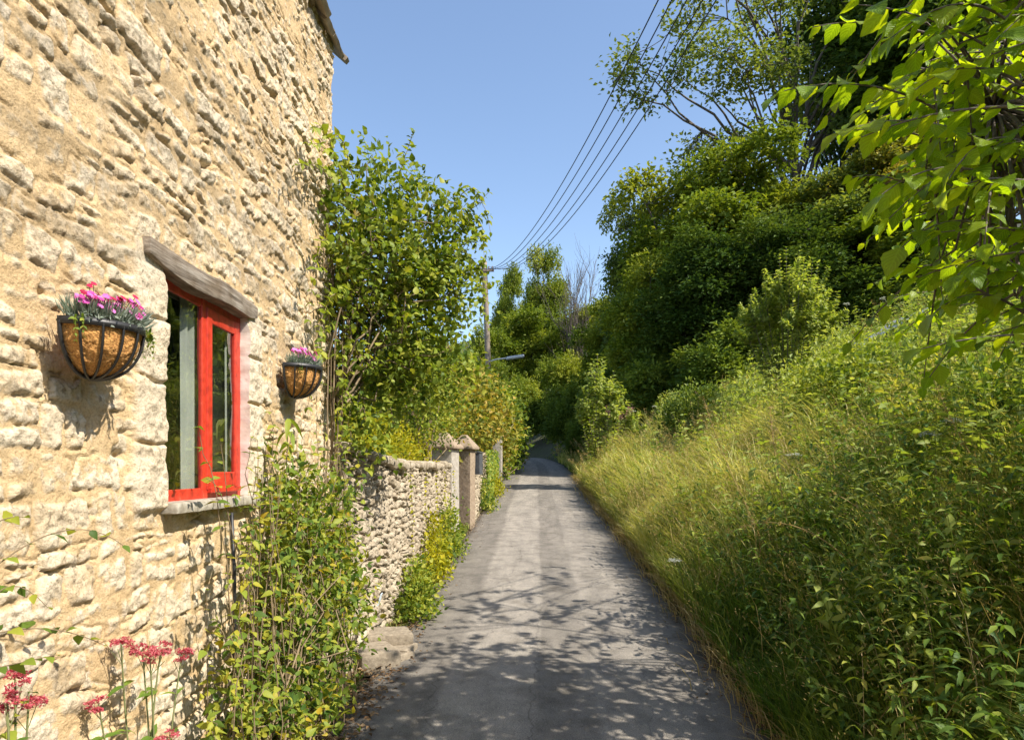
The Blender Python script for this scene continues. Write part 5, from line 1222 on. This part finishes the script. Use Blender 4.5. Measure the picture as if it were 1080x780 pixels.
# litter along both edges of the lane, dry grass at the right edge
g = G(); rng = np.random.default_rng(261); n = 5200
y = rng.uniform(2.2, 16, n) ; s_ = rng.choice([-1, 1], n, p=[.55, .45]); dd = np.abs(rng.normal(0, .13, n)); x = road_c(y) + s_ * (HW + .02 - dd + .10)
leaves(g, KITE, np.stack([x, y, road_z(y) + .028 + rng.uniform(0, .012, n)], 1), rng.normal(0, 1, (n, 3)) * [1, 1, .12], np.array([0, 0, 1.0]) + rng.normal(0, .3, (n, 3)), rng.uniform(.012, .04, n), 1, rng.uniform(0, 1, n))
n = 1500; y = rng.uniform(3.2, 6.0, n); x = rng.normal(-1.0, .12, n)
leaves(g, KITE, np.stack([x, y, ground(x, y) + .03 + rng.uniform(0, .02, n)], 1), rng.normal(0, 1, (n, 3)) * [1, 1, .15], np.array([0, 0, 1.0]) + rng.normal(0, .35, (n, 3)), rng.uniform(.015, .045, n), 1, rng.uniform(0, 1, n))
tag(link('leaf_litter', g.mesh('leaf_litter'), M['litter']), 'brown dead leaves and crumbs along both edges of the lane', 'leaf litter', kind='stuff')
g = G(); n = 5200; y = 1.8 + 22 * rng.uniform(0, 1, n) ** 1.4; x = road_c(y) + HW + .05 + rng.normal(.02, .10, n)
blades(g, x, y, road_z(y) + .0, rng.uniform(.08, .42, n), .003 + .0007 * y, rng.uniform(0, 1, n), (.5, 1.3), np.array([-.8, 0, 0]))
tag(link('dry_verge', g.mesh('dry_verge'), M['lf_straw']), 'dead straw hanging over the right edge of the lane', 'dry grass', kind='stuff')
g = G(); n = 5000; y = rng.uniform(1.5, 24, n); x = road_c(y) - HW - .02 - np.abs(rng.normal(0, .07, n)) ; blades(g, x, y, ground(x, y) - .01, rng.uniform(.05, .2, n), .004 + .0006 * y, rng.uniform(0, .8, n), (.3, 1.1))
tag(link('verge_grass', g.mesh('verge_grass'), M['lf_grass']), 'short tufts of grass along the left edge of the lane', 'grass', kind='stuff')

# ------------------------------------------------------------------ hazel leaning in from the right
HZ = leaf_ovate(.80, 11, 5, .10, .28, serr=.05, base=.75)
rng = np.random.default_rng(271)
hb = np.array([4.3, 3.9, gz(4.3, 3.9)])
t = thing('hazel_tree', 'hazel leaning in from the right with big sunlit translucent leaves', 'tree', hb)
g = G(); gs = G()
def hz_twig(P, n, size):
    P = np.asarray(P, float); gs.add(*tube(P, np.linspace(.006, .002, len(P)), 6))
    s_ = np.linspace(.1, 1, n); idx = s_ * (len(P) - 1); i0 = np.clip(idx.astype(int), 0, len(P) - 2); fr = (idx - i0)[:, None]
    pos = P[i0] * (1 - fr) + P[i0 + 1] * fr; T = nrm(P[i0 + 1] - P[i0]); side = nrm(np.cross(T, np.tile([[0, 0, 1.0]], (n, 1))))
    sg = np.where(np.arange(n) % 2, 1, -1)[:, None]
    d = side * sg * .8 + T * .6 + np.array([0, 0, -.35]) + rng.normal(0, .22, (n, 3)); d[-1] = T[-1] + np.array([0, 0, -.3])
    leaves(g, HZ, pos, d, np.array([0, 0, 1.0]) + rng.normal(0, .32, (n, 3)), rng.uniform(size[0], size[1], n), rng.uniform(.85, 1.1, n), rng.uniform(0, 1, n))
mains = []
for k in range(12):
    a = rng.uniform(pi * .55, pi * 1.5) if k < 9 else rng.uniform(-1, 1); L_ = rng.uniform(1.2, 2.1)
    tip = hb + np.array([cos(a) * L_, sin(a) * L_ * .9 - .2, rng.uniform(1.6, 3.6)]); Q = bez(hb + rng.normal(0, .08, 3) * [1, 1, 0], hb + np.array([cos(a) * .3, sin(a) * .3, 2.2]), tip, 12)
    gs.add(*tube(Q, np.linspace(.022, .008, 12), 7)); mains.append(Q)
E = np.concatenate([q[4:] for q in mains])
hcen, hrad = np.array([3.7, 3.2, 3.7]), np.array([1.9, 2.0, 1.9])
n_tw = 0
for k in range(930):
    dv = rdir(rng, 1)[0]; p = hcen + dv * hrad * rng.uniform(.3, 1) ** .5
    if 120 < k < 560: continue
    if k > 420: p = np.array([4.3, 5.3, 4.2]) + dv * np.array([1.3, 1.5, 1.6]) * rng.uniform(.2, 1) ** .5
    if k > 600: p = np.array([rng.uniform(1.85, 3.0), rng.uniform(2.3, 3.9), rng.uniform(2.15, 4.1)])
    if p[0] < .60 * p[1]: continue
    if p[2] > 1.22 * (p[0] + 1.2) + .35: continue               # keeps its crown below the light that reaches the cottage
    if p[2] < gz(p[0], p[1]) + .7: continue
    if p[0] < .80 * p[1] and p[2] < 1.75 + .19 * p[1] + .18: continue
    b_ = E[int(np.argmin(np.linalg.norm(E - p, axis=1)))]
    gs.add(*tube(bez(b_, (b_ + p) / 2 + [0, 0, .08], p, 6), np.linspace(.008, .005, 6), 5))
    o_ = nrm((dv * [1, 1, .3] + rng.normal(0, .35, 3) + np.array([-.25, -.1, 0]))[None])[0]; L_ = rng.uniform(.35, .65)
    hz_twig(bez(p, p + o_ * L_ * .5 + [0, 0, .03], p + o_ * L_ + [0, 0, -.10], 8), int(rng.integers(9, 14)), (.055, .105)); n_tw += 1
for pts, n in (((w(1010, 130, 3.0), w(930, 70, 2.9), w(826, 96, 2.8)), 17), ((w(1060, 60, 2.9), w(980, 10, 2.8), w(905, 5, 2.75)), 10), ((w(1040, 150, 2.8), w(960, 110, 2.7), w(885, 140, 2.7)), 14), ((w(1070, 250, 2.9), w(1000, 210, 2.8), w(950, 262, 2.75)), 9), ((w(1080, 330, 2.8), w(1030, 290, 2.75), w(985, 330, 2.7)), 8), ((w(1060, 20, 2.8), w(1010, -20, 2.7), w(940, 40, 2.7)), 9), ((w(1070, 200, 2.7), w(1000, 150, 2.6), w(930, 205, 2.6)), 9), ((w(1080, 90, 2.7), w(1020, 50, 2.6), w(965, 95, 2.55)), 9), ((w(1095, 160, 2.6), w(1040, 120, 2.6), w(1000, 190, 2.5)), 9), ((w(1095, 300, 2.6), w(1050, 250, 2.6), w(1010, 290, 2.5)), 8)):
    P = bez(*pts, 10); b_ = E[int(np.argmin(np.linalg.norm(E - P[0], axis=1)))]
    gs.add(*tube(bez(b_, (b_ + P[0]) / 2 + [0, 0, .1], P[0], 7), np.linspace(.012, .006, 7), 6)); hz_twig(P, n, (.08, .13))
part('branches', gs, M['bark'], t, True); part('crown', g, M['lf_hazel'], t, True)

# ------------------------------------------------------------------ light, sky, camera
scn = bpy.context.scene
wd = bpy.data.worlds.new('World'); scn.world = wd; wd.use_nodes = True
nt = wd.node_tree; bg = nt.nodes['Background']; sky = nt.nodes.new('ShaderNodeTexSky'); sky.sky_type = 'NISHITA'; sky.sun_disc = False
sky.sun_elevation = radians(SUN_EL); sky.sun_rotation = radians(90 - SUN_AZ); sky.air_density = 1.0; sky.dust_density = .9; sky.ozone_density = 1.2
nt.links.new(sky.outputs[0], bg.inputs[0]); bg.inputs[1].default_value = .14
sl_ = bpy.data.lights.new('sun', 'SUN'); sl_.energy = 4.8; sl_.angle = radians(.5); sl_.color = (1, .93, .82)
so = bpy.data.objects.new('sun', sl_); C.objects.link(so); so.location = (20, 0, 30); so.rotation_euler = (0, radians(90 - SUN_EL), radians(SUN_AZ))
cd = bpy.data.cameras.new('camera'); cam = bpy.data.objects.new('camera', cd); C.objects.link(cam)
cam.location = (0, 0, CAM_H); cam.rotation_euler = (radians(90), 0, 0); cd.sensor_width = 36; cd.lens = 36 * F / 1080; cd.shift_y = (495 - 390) / 1080.; cd.clip_end = 600; cd.clip_start = .05
scn.camera = cam
scn.view_settings.view_transform = 'Standard'; scn.view_settings.look = 'None'; scn.view_settings.exposure = .88; scn.view_settings.gamma = 1
scn.render.engine = 'CYCLES'; cy_ = scn.cycles
cy_.max_bounces = 9; cy_.diffuse_bounces = 6; cy_.glossy_bounces = 2; cy_.transmission_bounces = 4; cy_.transparent_max_bounces = 8; cy_.caustics_reflective = False; cy_.caustics_refractive = False
cy_.use_denoising = True; cy_.denoiser = 'OPENIMAGEDENOISE'; cy_.denoising_prefilter = 'ACCURATE'; cy_.sample_clamp_indirect = 6
cy_.use_adaptive_sampling = True; cy_.adaptive_threshold = .015
